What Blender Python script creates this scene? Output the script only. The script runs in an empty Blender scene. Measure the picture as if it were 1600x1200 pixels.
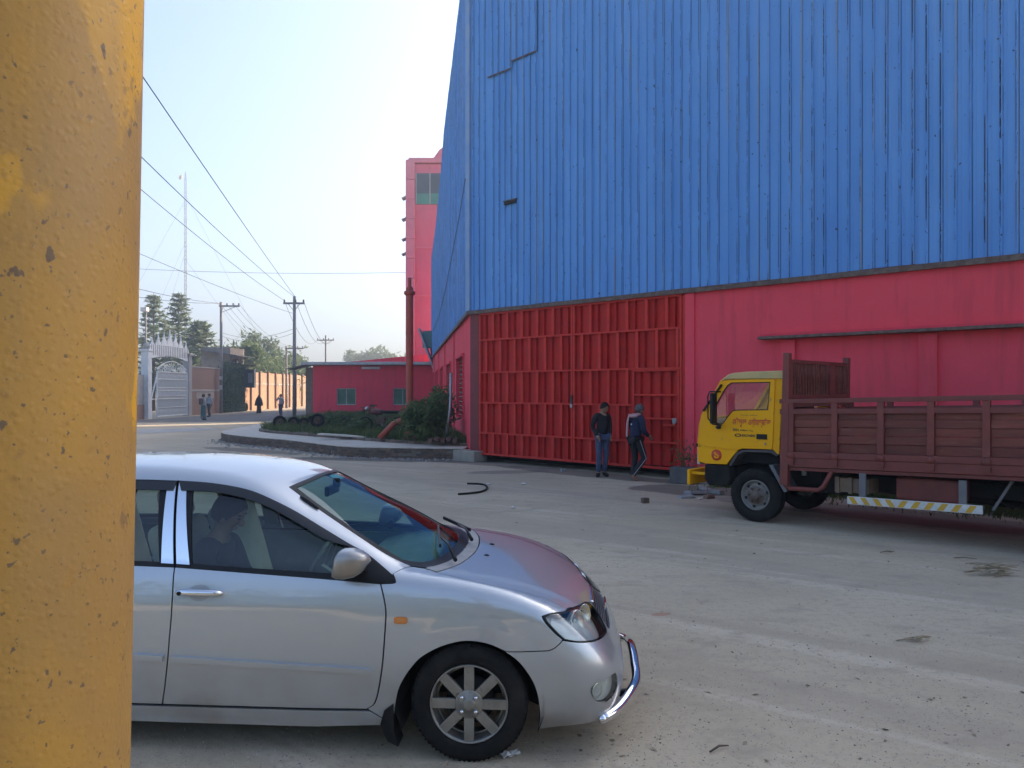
import bpy, bmesh, math, random
import numpy as np
from mathutils import Vector, Matrix, noise as mnoise
from mathutils.geometry import delaunay_2d_cdt, tessellate_polygon
PI = math.pi
R = math.radians
scene = bpy.context.scene
col = scene.collection
random.seed(7)
rng = np.random.default_rng(7)

# ---------------------------------------------------------------- camera, sky, sun, exposure
CAM_H, FPX, HOR = 1.95, 1202.0, 610.0
cam_d = bpy.data.cameras.new('camera'); cam = bpy.data.objects.new('camera', cam_d); col.objects.link(cam)
cam.location = (0, 0, CAM_H); cam.rotation_euler = (PI/2, 0, 0)
cam_d.sensor_width = 36; cam_d.lens = FPX/1600*36; cam_d.shift_y = (HOR-600)/1600
cam_d.clip_start = .02; cam_d.clip_end = 3000
scene.camera = cam
SUN_AZ, SUN_EL = R(54.4), R(29)          # clockwise from +Y
world = bpy.data.worlds.new('World'); scene.world = world; world.use_nodes = True
wn = world.node_tree.nodes; wl = world.node_tree.links
sky = wn.new('ShaderNodeTexSky'); sky.sky_type = 'NISHITA'; sky.sun_disc = False
sky.sun_elevation = SUN_EL; sky.sun_rotation = SUN_AZ; sky.altitude = 20
sky.air_density = .8; sky.dust_density = 3.5; sky.ozone_density = 5.0
wl.new(sky.outputs[0], wn['Background'].inputs[0]); wn['Background'].inputs[1].default_value = .12
sun_d = bpy.data.lights.new('sun', 'SUN'); sun = bpy.data.objects.new('sun', sun_d); col.objects.link(sun)
sun_d.energy = 3.0; sun_d.angle = R(.6); sun_d.color = (1, .86, .68)
sdir = Vector((math.sin(SUN_AZ)*math.cos(SUN_EL), math.cos(SUN_AZ)*math.cos(SUN_EL), math.sin(SUN_EL)))
sun.rotation_euler = sdir.to_track_quat('Z', 'Y').to_euler(); sun.location = (40, 40, 40)
vs = scene.view_settings
vs.view_transform = 'Standard'; vs.look = 'None'; vs.gamma = 1; vs.exposure = 2.05; vs.use_curve_mapping = False
vs.use_white_balance = True; vs.white_balance_temperature = 7600       # balanced for open shade, as the camera was
cy = scene.cycles
cy.use_denoising = True; cy.max_bounces = 8; cy.diffuse_bounces = 3; cy.glossy_bounces = 4
cy.transmission_bounces = 6; cy.transparent_max_bounces = 12; cy.volume_bounces = 0
cy.sample_clamp_indirect = 6; cy.caustics_reflective = False; cy.caustics_refractive = False
cy.volume_step_rate = 4

# ---------------------------------------------------------------- materials
MATS = {}
def mat(name, c, c2=None, scale=4, rough=.7, metal=0, bump=0, bscale=60, coat=0, detail=6, lo=.4, hi=.65, spec=.5,
        stretch=(1, 1, 1), c3=None, scale3=40, lo3=.62, hi3=.7, rand=0, stretch3=(1, 1, 1)):
    "principled, base colour broken up by one or two noises, optional bump and per-object variation"
    if name in MATS: return MATS[name]
    m = bpy.data.materials.new(name); m.use_nodes = True; nt = m.node_tree; N = nt.nodes; Lk = nt.links
    b = N['Principled BSDF']; b.inputs['Roughness'].default_value = rough; b.inputs['Metallic'].default_value = metal
    b.inputs['Coat Weight'].default_value = coat; b.inputs['Coat Roughness'].default_value = .04
    b.inputs['Specular IOR Level'].default_value = spec
    tc = N.new('ShaderNodeTexCoord')
    def noise(sc, st, det=detail):
        mp = N.new('ShaderNodeMapping'); mp.inputs['Scale'].default_value = st; Lk.new(tc.outputs['Object'], mp.inputs[0])
        if rand:
            oi = N.new('ShaderNodeObjectInfo'); ml = N.new('ShaderNodeMath'); ml.operation = 'MULTIPLY'; ml.inputs[1].default_value = 37
            Lk.new(oi.outputs['Random'], ml.inputs[0]); Lk.new(ml.outputs[0], mp.inputs['Location'])
        t = N.new('ShaderNodeTexNoise'); t.inputs['Scale'].default_value = sc; t.inputs['Detail'].default_value = det
        t.inputs['Roughness'].default_value = .62; Lk.new(mp.outputs[0], t.inputs['Vector']); return t
    def ramp(src, a, bb):
        r = N.new('ShaderNodeMapRange'); r.inputs[1].default_value = a; r.inputs[2].default_value = bb; Lk.new(src, r.inputs[0]); return r.outputs[0]
    def mix(fac, A, B):
        x = N.new('ShaderNodeMix'); x.data_type = 'RGBA'
        if hasattr(fac, 'links'): Lk.new(fac, x.inputs[0])
        else: x.inputs[0].default_value = fac
        for i, v in ((6, A), (7, B)):
            if hasattr(v, 'links'): Lk.new(v, x.inputs[i])
            else: x.inputs[i].default_value = (*v, 1)
        return x.outputs[2]
    out = None
    if c2 is not None: out = mix(ramp(noise(scale, stretch).outputs[0], lo, hi), c, c2)
    if c3 is not None: out = mix(ramp(noise(scale3, stretch3).outputs[0], lo3, hi3), out if out is not None else c, c3)
    if rand:
        oi = N.new('ShaderNodeObjectInfo'); hs = N.new('ShaderNodeHueSaturation')
        r = N.new('ShaderNodeMapRange'); r.inputs[3].default_value = 1-rand; r.inputs[4].default_value = 1+rand
        Lk.new(oi.outputs['Random'], r.inputs[0]); Lk.new(r.outputs[0], hs.inputs['Value'])
        if out is not None: Lk.new(out, hs.inputs['Color'])
        else: hs.inputs['Color'].default_value = (*c, 1)
        out = hs.outputs[0]
    if out is not None: Lk.new(out, b.inputs['Base Color'])
    else: b.inputs['Base Color'].default_value = (*c, 1)
    if bump:
        t = noise(bscale, (1, 1, 1), 4); bp = N.new('ShaderNodeBump'); bp.inputs['Strength'].default_value = bump; bp.inputs['Distance'].default_value = .02
        Lk.new(t.outputs[0], bp.inputs['Height']); Lk.new(bp.outputs[0], b.inputs['Normal'])
    MATS[name] = m
    return m
def glass(name, tint, alpha=.25, rough=.0):
    m = bpy.data.materials.new(name); m.use_nodes = True; N = m.node_tree.nodes; Lk = m.node_tree.links
    N.remove(N['Principled BSDF']); o = N['Material Output']
    tr = N.new('ShaderNodeBsdfTransparent'); tr.inputs[0].default_value = (*tint, 1)
    gl = N.new('ShaderNodeBsdfGlossy'); gl.inputs['Roughness'].default_value = rough; gl.inputs[0].default_value = (.95, .97, 1, 1)
    fr = N.new('ShaderNodeLayerWeight'); fr.inputs[0].default_value = .5
    pw = N.new('ShaderNodeMath'); pw.operation = 'POWER'; pw.inputs[1].default_value = 5; Lk.new(fr.outputs['Facing'], pw.inputs[0])
    ad = N.new('ShaderNodeMath'); ad.operation = 'MULTIPLY_ADD'; ad.inputs[1].default_value = .9; ad.inputs[2].default_value = .05+alpha
    Lk.new(pw.outputs[0], ad.inputs[0]); mx = N.new('ShaderNodeMixShader'); Lk.new(ad.outputs[0], mx.inputs[0])
    Lk.new(tr.outputs[0], mx.inputs[1]); Lk.new(gl.outputs[0], mx.inputs[2]); Lk.new(mx.outputs[0], o.inputs[0])
    MATS[name] = m
    return m

# ---------------------------------------------------------------- objects
def tag(o, label=None, cat=None, group=None, kind=None):
    for k, v in (('label', label), ('category', cat), ('group', group), ('kind', kind)):
        if v: o[k] = v
    return o
def empty(name, loc=(0, 0, 0), rz=0, label=None, cat=None, group=None, kind=None, parent=None):
    o = bpy.data.objects.new(name, None); col.objects.link(o); o.location = loc; o.rotation_euler = (0, 0, rz); o.empty_display_size = .2
    if parent: o.parent = parent
    return tag(o, label, cat, group, kind)
def link(name, me, m=None, parent=None, loc=None, rot=None):
    o = bpy.data.objects.new(name, me); col.objects.link(o)
    if m is not None and not me.materials: me.materials.append(m)
    if parent is not None: o.parent = parent
    if loc is not None: o.location = loc
    if rot is not None: o.rotation_euler = rot
    return o
class MB:
    "collects shapes into one mesh"
    def __init__(s): s.v = []; s.f = []; s.mi = []; s.cur = 0; s.sm = []; s.smooth = False
    def add(s, vs, fs):
        o = len(s.v); s.v += [tuple(v) for v in vs]; s.f += [tuple(i+o for i in f) for f in fs]
        s.mi += [s.cur]*len(fs); s.sm += [s.smooth]*len(fs); return s
    def box(s, c, d, rot=None, taper=1.0):
        hx, hy, hz = d[0]/2, d[1]/2, d[2]/2
        vs = [Vector((x*hx*(taper if z > 0 else 1), y*hy*(taper if z > 0 else 1), z*hz)) for z in (-1, 1) for x, y in ((-1, -1), (1, -1), (1, 1), (-1, 1))]
        if rot is not None: vs = [rot @ v for v in vs]
        vs = [v+Vector(c) for v in vs]
        return s.add(vs, [(3, 2, 1, 0), (4, 5, 6, 7), (0, 1, 5, 4), (1, 2, 6, 5), (2, 3, 7, 6), (3, 0, 4, 7)])
    def bar(s, p, q, w, h=None, up=(0, 0, 1)):
        p, q = Vector(p), Vector(q); d = q-p; L = d.length; d.normalize(); upv = Vector(up)
        if abs(d.dot(upv)) > .99: upv = Vector((1, 0, 0))
        x = d.cross(upv).normalized(); y = x.cross(d); M = Matrix((x, y, d)).transposed()
        return s.box((p+q)/2, (w, h or w, L), M)
    def tube(s, path, r, n=8, caps=True):
        path = [Vector(p) for p in path]; rr = r if hasattr(r, '__len__') else [r]*len(path); vs = []; fs = []
        prev = None
        for i, p in enumerate(path):
            d = (path[min(i+1, len(path)-1)]-path[max(i-1, 0)]).normalized()
            a = prev if prev is not None else (Vector((0, 0, 1)) if abs(d.z) < .9 else Vector((1, 0, 0)))
            x = (a-d*a.dot(d)).normalized(); prev = x; y = d.cross(x)
            vs += [p+(x*math.cos(k*2*PI/n)+y*math.sin(k*2*PI/n))*rr[i] for k in range(n)]
        for i in range(len(path)-1):
            fs += [(i*n+k, i*n+(k+1) % n, (i+1)*n+(k+1) % n, (i+1)*n+k) for k in range(n)]
        if caps: fs += [tuple(range(n))[::-1], tuple(range(len(vs)-n, len(vs)))]
        sm = s.smooth; s.smooth = True; s.add(vs, fs[:len(fs)-(2 if caps else 0)]); s.smooth = False
        if caps:
            o = len(s.v)-len(vs); 
            for f in fs[-2:]: s.f.append(tuple(i+o for i in f)); s.mi.append(s.cur); s.sm.append(False)
        s.smooth = sm
        return s
    def lathe(s, prof, n=24, M=None, close=False):
        "prof: (radius, height) about +Z; M places it"
        vs = []; fs = []
        for r, z in prof: vs += [Vector((r*math.cos(2*PI*k/n), r*math.sin(2*PI*k/n), z)) for k in range(n)]
        if M is not None: vs = [M @ v for v in vs]
        m = len(prof)
        for i in range(m if close else m-1):
            j = (i+1) % m; fs += [(i*n+k, i*n+(k+1) % n, j*n+(k+1) % n, j*n+k) for k in range(n)]
        sm = s.smooth; s.smooth = True; s.add(vs, fs); s.smooth = sm
        return s
    def prism(s, poly, depth, M=None, holes=()):
        "outline in XY extruded to z=depth"
        loops = [list(poly)]+[list(h) for h in holes]; flat = [p for l in loops for p in l]; n = len(flat)
        tri = tessellate_polygon([[Vector((p[0], p[1], 0)) for p in l] for l in loops])
        vs = [Vector((p[0], p[1], 0)) for p in flat]+[Vector((p[0], p[1], depth)) for p in flat]
        if M is not None: vs = [M @ v for v in vs]
        fs = [tuple(t) for t in tri]+[tuple(i+n for i in t[::-1]) for t in tri]; o = 0
        for l in loops:
            k = len(l); fs += [(o+i, o+(i+1) % k, o+(i+1) % k+n, o+i+n) for i in range(k)]; o += k
        return s.add(vs, fs)
    def sphere(s, c, r, nu=12, nv=8, sc=(1, 1, 1), M=None):
        prof = [(max(1e-4, math.sin(PI*i/nv))*r, -math.cos(PI*i/nv)*r) for i in range(nv+1)]
        T = Matrix.Translation(c) @ (M or Matrix()) @ Matrix.Diagonal((*sc, 1)); return s.lathe(prof, nu, T)
    def mesh(s, name):
        me = bpy.data.meshes.new(name); me.from_pydata(s.v, [], s.f); me.polygons.foreach_set('use_smooth', s.sm)
        if any(s.mi): me.polygons.foreach_set('material_index', s.mi)
        bm = bmesh.new(); bm.from_mesh(me); bmesh.ops.recalc_face_normals(bm, faces=bm.faces); bm.to_mesh(me); bm.free()
        me.update(); return me
    def build(s, name, m=None, parent=None, loc=None, rot=None, bevel=0, seg=2):
        me = s.mesh(name); ms = m if isinstance(m, (list, tuple)) else [m]
        for x in ms: me.materials.append(x)
        o = link(name, me, None, parent, loc, rot)
        if bevel:
            b = o.modifiers.new('bevel', 'BEVEL'); b.width = bevel; b.segments = seg; b.limit_method = 'ANGLE'; b.angle_limit = R(40)
        return o
def copy_tree(o, parent=None):
    c = o.copy(); col.objects.link(c); c.parent = parent
    for ch in list(o.children):
        if ch is not c: copy_tree(ch, c)
    return c
def ground(px, py, z=0):
    "point of the ground seen at a place of the surveyed photograph"
    Y = (CAM_H-z)*FPX/(py-HOR); return Vector(((px-800)/FPX*Y, Y, z))
def at(px, py, Y): return Vector(((px-800)/FPX*Y, Y, CAM_H-(py-HOR)/FPX*Y))
def sag(a, b, n=14, drop=.5):
    a, b = Vector(a), Vector(b); return [a.lerp(b, i/n)-Vector((0, 0, 4*drop*(i/n)*(1-i/n))) for i in range(n+1)]

# ================================================================ ground
def ground_material():
    m = bpy.data.materials.new('dusty_ground'); m.use_nodes = True; N = m.node_tree.nodes; Lk = m.node_tree.links
    b = N['Principled BSDF']; b.inputs['Roughness'].default_value = .93; b.inputs['Specular IOR Level'].default_value = .2
    tc = N.new('ShaderNodeTexCoord'); P = tc.outputs['Object']
    def noise(sc, det=6, st=(1, 1, 1), rough=.6):
        mp = N.new('ShaderNodeMapping'); mp.inputs['Scale'].default_value = st; Lk.new(P, mp.inputs[0])
        t = N.new('ShaderNodeTexNoise'); t.inputs['Scale'].default_value = sc; t.inputs['Detail'].default_value = det; t.inputs['Roughness'].default_value = rough
        Lk.new(mp.outputs[0], t.inputs['Vector']); return t.outputs[0]
    def mr(s, a, c, lo=0, hi=1):
        r = N.new('ShaderNodeMapRange'); r.interpolation_type = 'SMOOTHSTEP'
        for i, v in ((1, a), (2, c), (3, lo), (4, hi)): r.inputs[i].default_value = v
        Lk.new(s, r.inputs[0]); return r.outputs[0]
    def mix(f, A, B):
        x = N.new('ShaderNodeMix'); x.data_type = 'RGBA'
        Lk.new(f, x.inputs[0])
        for i, v in ((6, A), (7, B)):
            if hasattr(v, 'links'): Lk.new(v, x.inputs[i])
            else: x.inputs[i].default_value = (*v, 1)
        return x.outputs[2]
    def mul(a, c):
        x = N.new('ShaderNodeMath'); x.operation = 'MULTIPLY'
        for i, v in ((0, a), (1, c)):
            if hasattr(v, 'links'): Lk.new(v, x.inputs[i])
            else: x.inputs[i].default_value = v
        return x.outputs[0]
    def blob(c, rx, ry, rot=0, wob=.35):       # a stain with a ragged outline
        mp = N.new('ShaderNodeMapping'); mp.vector_type = 'TEXTURE'; mp.inputs['Location'].default_value = (c[0], c[1], 0)
        mp.inputs['Rotation'].default_value = (0, 0, rot); mp.inputs['Scale'].default_value = (rx, ry, 50); Lk.new(P, mp.inputs[0])
        ln = N.new('ShaderNodeVectorMath'); ln.operation = 'LENGTH'; Lk.new(mp.outputs[0], ln.inputs[0])
        ad = N.new('ShaderNodeMath'); ad.operation = 'MULTIPLY_ADD'; ad.inputs[1].default_value = wob*2.2
        n = noise(1.3, 7); Lk.new(n, ad.inputs[0]); Lk.new(ln.outputs['Value'], ad.inputs[2])
        return mr(ad.outputs[0], 1.0+wob*.9, 1.0+wob*1.35, 1, 0)
    c = mix(mr(noise(.33, 8), .36, .66), (.44, .36, .25), (.52, .43, .305))
    rot = N.new('ShaderNodeMapping'); rot.inputs['Rotation'].default_value = (0, 0, .62); Lk.new(P, rot.inputs[0]); P0 = P; P = rot.outputs[0]     # wheel lanes sweeping across the yard
    c = mix(mul(mr(noise(.75, 5, (.09, 1, 1)), .46, .60), .45), c, (.34, .275, .205))
    c = mix(mul(mr(noise(2.6, 6, (.07, 1, 1)), .52, .66), .40), c, (.62, .53, .41)); P = P0
    c = mix(mr(noise(1.9, 9, (1, 1.8, 1)), .5, .74), c, (.36, .295, .215))
    c = mix(mul(mr(noise(14, 8), .46, .72), .7), c, (.38, .30, .22))
    c = mix(mul(mr(noise(48, 5), .57, .70), .75), c, (.25, .20, .15))
    c = mix(mul(mr(noise(50, 4), .64, .72), .5), c, (.58, .50, .39))
    for cc, rx, ry, ro, k, dark in (((3.6, 15.0), 1.35, .75, -.5, .75, (.13, .10, .08)), ((-.6, 20.6), 2.6, .6, -.6, .6, (.15, .125, .105)),
                                    ((1.8, 17.9), 2.8, .5, -.75, .7, (.13, .11, .095)), ((-3.5, 21.6), 3.4, .5, -.2, .8, (.11, .095, .08)),
                                    ((-8.6, 25.0), 2.6, .5, -.65, .7, (.14, .115, .095)), ((-.1, 18.4), 1.0, .35, .2, .55, (.14, .12, .10)),
                                    ((6.5, 11.5), 4.2, .7, -.76, .55, (.15, .135, .12)), ((.55, 7.0), .16, .10, .3, .7, (.42, .12, .07)),
                                    ((3.0, 3.55), 3.2, .22, -.1, .7, (.23, .16, .11)), ((1.3, 6.7), .1, .05, .3, .5, (.4, .14, .09))):
        c = mix(mul(blob(cc, rx, ry, ro), k), c, dark)
    Lk.new(c, b.inputs['Base Color'])
    bp = N.new('ShaderNodeBump'); bp.inputs['Strength'].default_value = .5; bp.inputs['Distance'].default_value = .008
    ad = N.new('ShaderNodeMath'); ad.operation = 'MULTIPLY_ADD'; ad.inputs[1].default_value = .5
    Lk.new(noise(90, 3), ad.inputs[0]); Lk.new(noise(9, 8), ad.inputs[2]); Lk.new(ad.outputs[0], bp.inputs['Height']); Lk.new(bp.outputs[0], b.inputs['Normal'])
    return m
g = MB(); g.add([(-900, -700, 0), (900, -700, 0), (900, 1300, 0), (-900, 1300, 0)], [(0, 1, 2, 3)])
tag(g.build('ground', ground_material()), kind='structure')
m_asph = mat('old_asphalt', (.10, .095, .09), (.16, .15, .14), .6, .9, bump=.3, bscale=40, c3=(.25, .23, .20), scale3=1.2, lo3=.56, hi3=.66)
def sheet(name, pts, z, m):
    b = MB(); tri = tessellate_polygon([[Vector((*p, 0)) for p in pts]])
    b.add([(p[0], p[1], z) for p in pts], [tuple(t) for t in tri]); return tag(b.build(name, m), kind='structure')
sheet('road', [(-60, 47.5), (-40, 47.2), (-24, 46.4), (-19, 47.2), (-15.6, 48.6), (-14.2, 53), (-14.6, 70), (-14.8, 140), (-23.8, 140), (-24.0, 66), (-24.1, 60.5), (-24.4, 51), (-40, 51.5), (-60, 52)], .004, m_asph)
sheet('road_patch', [(-21.5, 34.2), (-19.6, 33.4), (-17.0, 34.3), (-15.2, 36.2), (-14.6, 38.7), (-16.1, 39.8), (-18.4, 38.6), (-20.5, 37.4)], .008,
      mat('worn_concrete', (.30, .29, .27), (.38, .36, .33), 1.5, .9, bump=.2))
sheet('verge', [(-24.05, 61), (-23.4, 61.2), (-22.6, 68), (-22.4, 90), (-22.6, 140), (-26, 140), (-26, 61)], .010, mat('dry_earth', (.30, .24, .17), (.38, .32, .24), 1, .95, bump=.4, bscale=15))

# ================================================================ planted island: kerb of single bricks
KERB = [(-1.35, 21.8), (-2.64, 21.95), (-4.64, 22.4), (-6.1, 23.9), (-7.6, 25.7), (-9.3, 27.3), (-10.7, 28.9), (-11.55, 30.6), (-11.9, 33), (-12.3, 37.4), (-12.7, 41), (-13.2, 47), (-13.4, 51.4)]
INNER = [(-1.25, 22.4), (-3.4, 23.75), (-4.7, 24.9), (-6.0, 26.2), (-7.3, 27.5), (-8.5, 28.7), (-9.6, 29.9), (-10.35, 31.5), (-10.9, 35), (-11.4, 41), (-12.2, 51.0)]
def smooth_line(pts, step):
    P = [Vector((*p, 0)) for p in pts]; P = [P[0]*2-P[1]]+P+[P[-1]*2-P[-2]]; dense = []
    for i in range(1, len(P)-2):
        for k in range(12):
            t = k/12; a, b, c, d = P[i-1:i+3]
            dense.append(.5*((2*b)+(c-a)*t+(2*a-5*b+4*c-d)*t*t+(3*b-a-3*c+d)*t**3))
    dense.append(P[-2]); out = [dense[0]]; acc = 0
    for a, b in zip(dense, dense[1:]):
        L = (b-a).length
        while acc+L >= step:
            t = (step-acc)/L; a = a.lerp(b, t); L = (b-a).length; acc = 0; out.append(a.copy())
        acc += L
    return out
kerb_line = smooth_line(KERB, .255); inner_line = smooth_line(INNER, .255)
m_mortar = mat('kerb_mortar', (.16, .13, .10), (.24, .20, .16), 6, .95, bump=.5)
m_slab = mat('kerb_concrete', (.50, .44, .36), (.60, .53, .44), 2.5, .9, bump=.35, bscale=30, c3=(.32, .27, .21), scale3=3, lo3=.6, hi3=.75)
m_brick = mat('kerb_brick', (.20, .11, .075), (.15, .10, .075), 5, .92, bump=.6, bscale=40, c3=(.09, .075, .06), scale3=7, lo3=.42, hi3=.62, rand=.35)
def ribbon(line, off, z0, z1, name, m, parent=None, thick=.1):
    b = MB(); n = len(line); vs = []
    for i, p in enumerate(line):
        d = (line[min(i+1, n-1)]-line[max(i-1, 0)]).normalized(); q = Vector((d.y, -d.x, 0))   # towards the island
        for o, z in ((off, z0), (off, z1), (off+thick, z1), (off+thick, z0)): vs.append(p+q*o+Vector((0, 0, z)))
    fs = [(i*4+k, i*4+(k+1) % 4, (i+1)*4+(k+1) % 4, (i+1)*4+k) for i in range(n-1) for k in range(4)]+[(0, 1, 2, 3), tuple(n*4-4+k for k in (3, 2, 1, 0))]
    b.add(vs, fs); return b.build(name, m, parent)
kerb = tag(ribbon(kerb_line, .012, -.02, .285, 'kerb', m_mortar, thick=.12), kind='structure')
bm_ = MB(); bm_.box((0, 0, 0), (.243, .10, .066)); brick_me = bm_.mesh('brick'); brick_me.materials.append(m_brick)
def lay(line, z, name_parent, n0=0, n1=999, half=False, h=1.0):
    for i in range(n0, min(n1, len(line)-1)):
        a, b = line[i], line[i+1]; 
        if half and i+2 < len(line): a, b = (line[i]+line[i+1])/2, (line[i+1]+line[i+2])/2
        d = (b-a).normalized(); q = Vector((d.y, -d.x, 0)); j = random.uniform(-.008, .006)
        if random.random() < .035: continue
        o = link('brick', brick_me, None, name_parent, (a+b)/2+q*(.048+j)+Vector((0, 0, z+random.uniform(-.003, .003))), (random.uniform(-.04, .04), random.uniform(-.02, .02), math.atan2(d.y, d.x)+random.uniform(-.03, .03)))
        o.scale = (1, 1, h)
for r_ in range(4): lay(kerb_line, .036+r_*.074, kerb, 0, 58, r_ % 2 == 1)
ik = tag(ribbon(inner_line, .012, .26, .40, 'inner_kerb', m_mortar, thick=.10), kind='structure')
lay(inner_line, .352, ik, 0, 52, False, 1.25)
# walking slab between the two kerbs, soil behind
ok_ = smooth_line(KERB, .5); inn = smooth_line(INNER, .5)
slab_pts = [(p.x, p.y) for p in ok_]+[(p.x, p.y) for p in reversed(inn)]
b = MB(); b.prism(slab_pts, .03, Matrix.Translation((0, 0, .288))); tag(b.build('pavement', m_slab), kind='structure')
soil_pts = [(p.x+.05, p.y+.1) for p in inn]+[(-5.0, 51.3), (-2.6, 33), (-1.25, 22.6)]
m_soil = mat('island_soil', (.09, .075, .05), (.14, .115, .08), 1.5, .98, bump=.6, bscale=12)
b = MB(); tri = tessellate_polygon([[Vector((*p, 0)) for p in soil_pts]]); b.add([(*p, .395) for p in soil_pts], [tuple(t) for t in tri]); tag(b.build('island_soil', m_soil), kind='structure')
def blades(name, pts_fn, n, hmin, hmax, w, m, label):
    "loose blades of grass as one body of stuff"
    P = pts_fn(n); n = len(P); a = rng.uniform(0, 2*PI, n); h = rng.uniform(hmin, hmax, n); ln = rng.uniform(.1, .7, n)*h; la = rng.uniform(0, 2*PI, n)
    dx, dy = np.cos(a)*w, np.sin(a)*w; lx, ly = np.cos(la)*ln, np.sin(la)*ln; z0 = P[:, 2]
    V = np.empty((n, 4, 3)); V[:, 0] = np.stack([P[:, 0]-dx, P[:, 1]-dy, z0], 1); V[:, 1] = np.stack([P[:, 0]+dx, P[:, 1]+dy, z0], 1)
    V[:, 2] = np.stack([P[:, 0]+lx*.45+dx*.8, P[:, 1]+ly*.45+dy*.8, z0+h*.6], 1); V[:, 3] = np.stack([P[:, 0]+lx, P[:, 1]+ly, z0+h], 1)
    F = np.arange(n*4).reshape(n, 4)[:, [0, 1, 2, 0, 2, 3]].reshape(-1, 3)
    me = bpy.data.meshes.new(name); me.from_pydata(V.reshape(-1, 3).tolist(), [], F.tolist()); me.update(); me.materials.append(m)
    return tag(link(name, me), label, 'grass', kind='stuff')
def leaf_mat(name, c, c2, trans=.35):
    m = bpy.data.materials.new(name); m.use_nodes = True; N = m.node_tree.nodes; Lk = m.node_tree.links; b = N['Principled BSDF']; o = N['Material Output']
    b.inputs['Roughness'].default_value = .6; b.inputs['Specular IOR Level'].default_value = .3
    ge = N.new('ShaderNodeTexCoord'); t = N.new('ShaderNodeTexNoise'); t.inputs['Scale'].default_value = 1.7; t.inputs['Detail'].default_value = 5
    Lk.new(ge.outputs['Object'], t.inputs['Vector']); r = N.new('ShaderNodeMapRange'); r.inputs[1].default_value = .35; r.inputs[2].default_value = .65; Lk.new(t.outputs[0], r.inputs[0])
    x = N.new('ShaderNodeMix'); x.data_type = 'RGBA'; x.inputs[6].default_value = (*c, 1); x.inputs[7].default_value = (*c2, 1); Lk.new(r.outputs[0], x.inputs[0])
    Lk.new(x.outputs[2], b.inputs['Base Color']); tl = N.new('ShaderNodeBsdfTranslucent'); Lk.new(x.outputs[2], tl.inputs[0])
    mx = N.new('ShaderNodeMixShader'); mx.inputs[0].default_value = trans; Lk.new(b.outputs[0], mx.inputs[1]); Lk.new(tl.outputs[0], mx.inputs[2]); Lk.new(mx.outputs[0], o.inputs[0])
    return m
m_grass = leaf_mat('grass_leaf', (.06, .105, .025), (.13, .16, .05))
def in_poly(x, y, poly):
    c = np.zeros(len(x), bool); n = len(poly)
    for i in range(n):
        (x1, y1), (x2, y2) = poly[i], poly[(i+1) % n]
        c ^= ((y1 > y) != (y2 > y)) & (x < (x2-x1)*(y-y1)/(y2-y1+1e-12)+x1)
    return c
def island_pts(n):
    x = rng.uniform(-12.2, -1.3, n*3); y = 22.4+28.5*rng.uniform(0, 1, n*3)**1.6; k = in_poly(x, y, soil_pts)
    cl = np.array([mnoise.noise(Vector((a*.7, b_*.7, 3))) for a, b_ in zip(x, y)]); k &= cl > rng.uniform(-.55, .25, n*3)
    return np.stack([x[k], y[k], np.full(k.sum(), .39)], 1)[:n]
blades('island_grass', island_pts, 26000, .08, .34, .011, m_grass, 'rough green grass growing over the kerbed island')

# ================================================================ big shed: blue sheets over pink walls
WA = math.atan2(-.6896, .7242); CORN = Vector((-1.16, 21.4, 0)); WD = Vector((.7242, -.6896, 0)); WN = Vector((.6896, .7242, 0))
EAVE = 4.15
shed = empty('warehouse', CORN, WA, 'tall warehouse clad in rusty blue corrugated sheets over pink plaster walls', 'warehouse')
def plaster(name, c, c2, dark):
    return mat(name, c, c2, .9, .82, bump=.18, bscale=22, c3=dark, scale3=2.4, lo3=.5, hi3=.74, stretch3=(1.4, 1, .16), spec=.15)
m_pink = plaster('pink_plaster', (.86, .085, .115), (.79, .08, .105), (.62, .07, .085))
m_pinkD = plaster('rose_plaster', (.82, .065, .095), (.76, .06, .09), (.64, .055, .08))
m_red = mat('red_gate_shaded', (.53, .024, .017), (.44, .022, .017), 3, .6, bump=.1, spec=.2, c3=(.35, .04, .035), scale3=8, lo3=.6, hi3=.75, stretch3=(1, 1, .2))  # sheet colour darkened to stand for shade between the gate bars
m_redbar = mat('red_bar_bright', (.64, .042, .03), (.55, .038, .028), 6, .55, spec=.2, c3=(.17, .06, .045), scale3=14, lo3=.64, hi3=.72)  # bars brighter than the sheet, as if catching the light
m_rusty = mat('rusty_angle', (.10, .06, .045), (.17, .13, .11), 8, .8, bump=.3)
m_dark = mat('interior_shade', (.02, .018, .017), (.03, .027, .025), 3, .9)  # near-black colour stands for the shade inside openings
PITCH = .222
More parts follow.
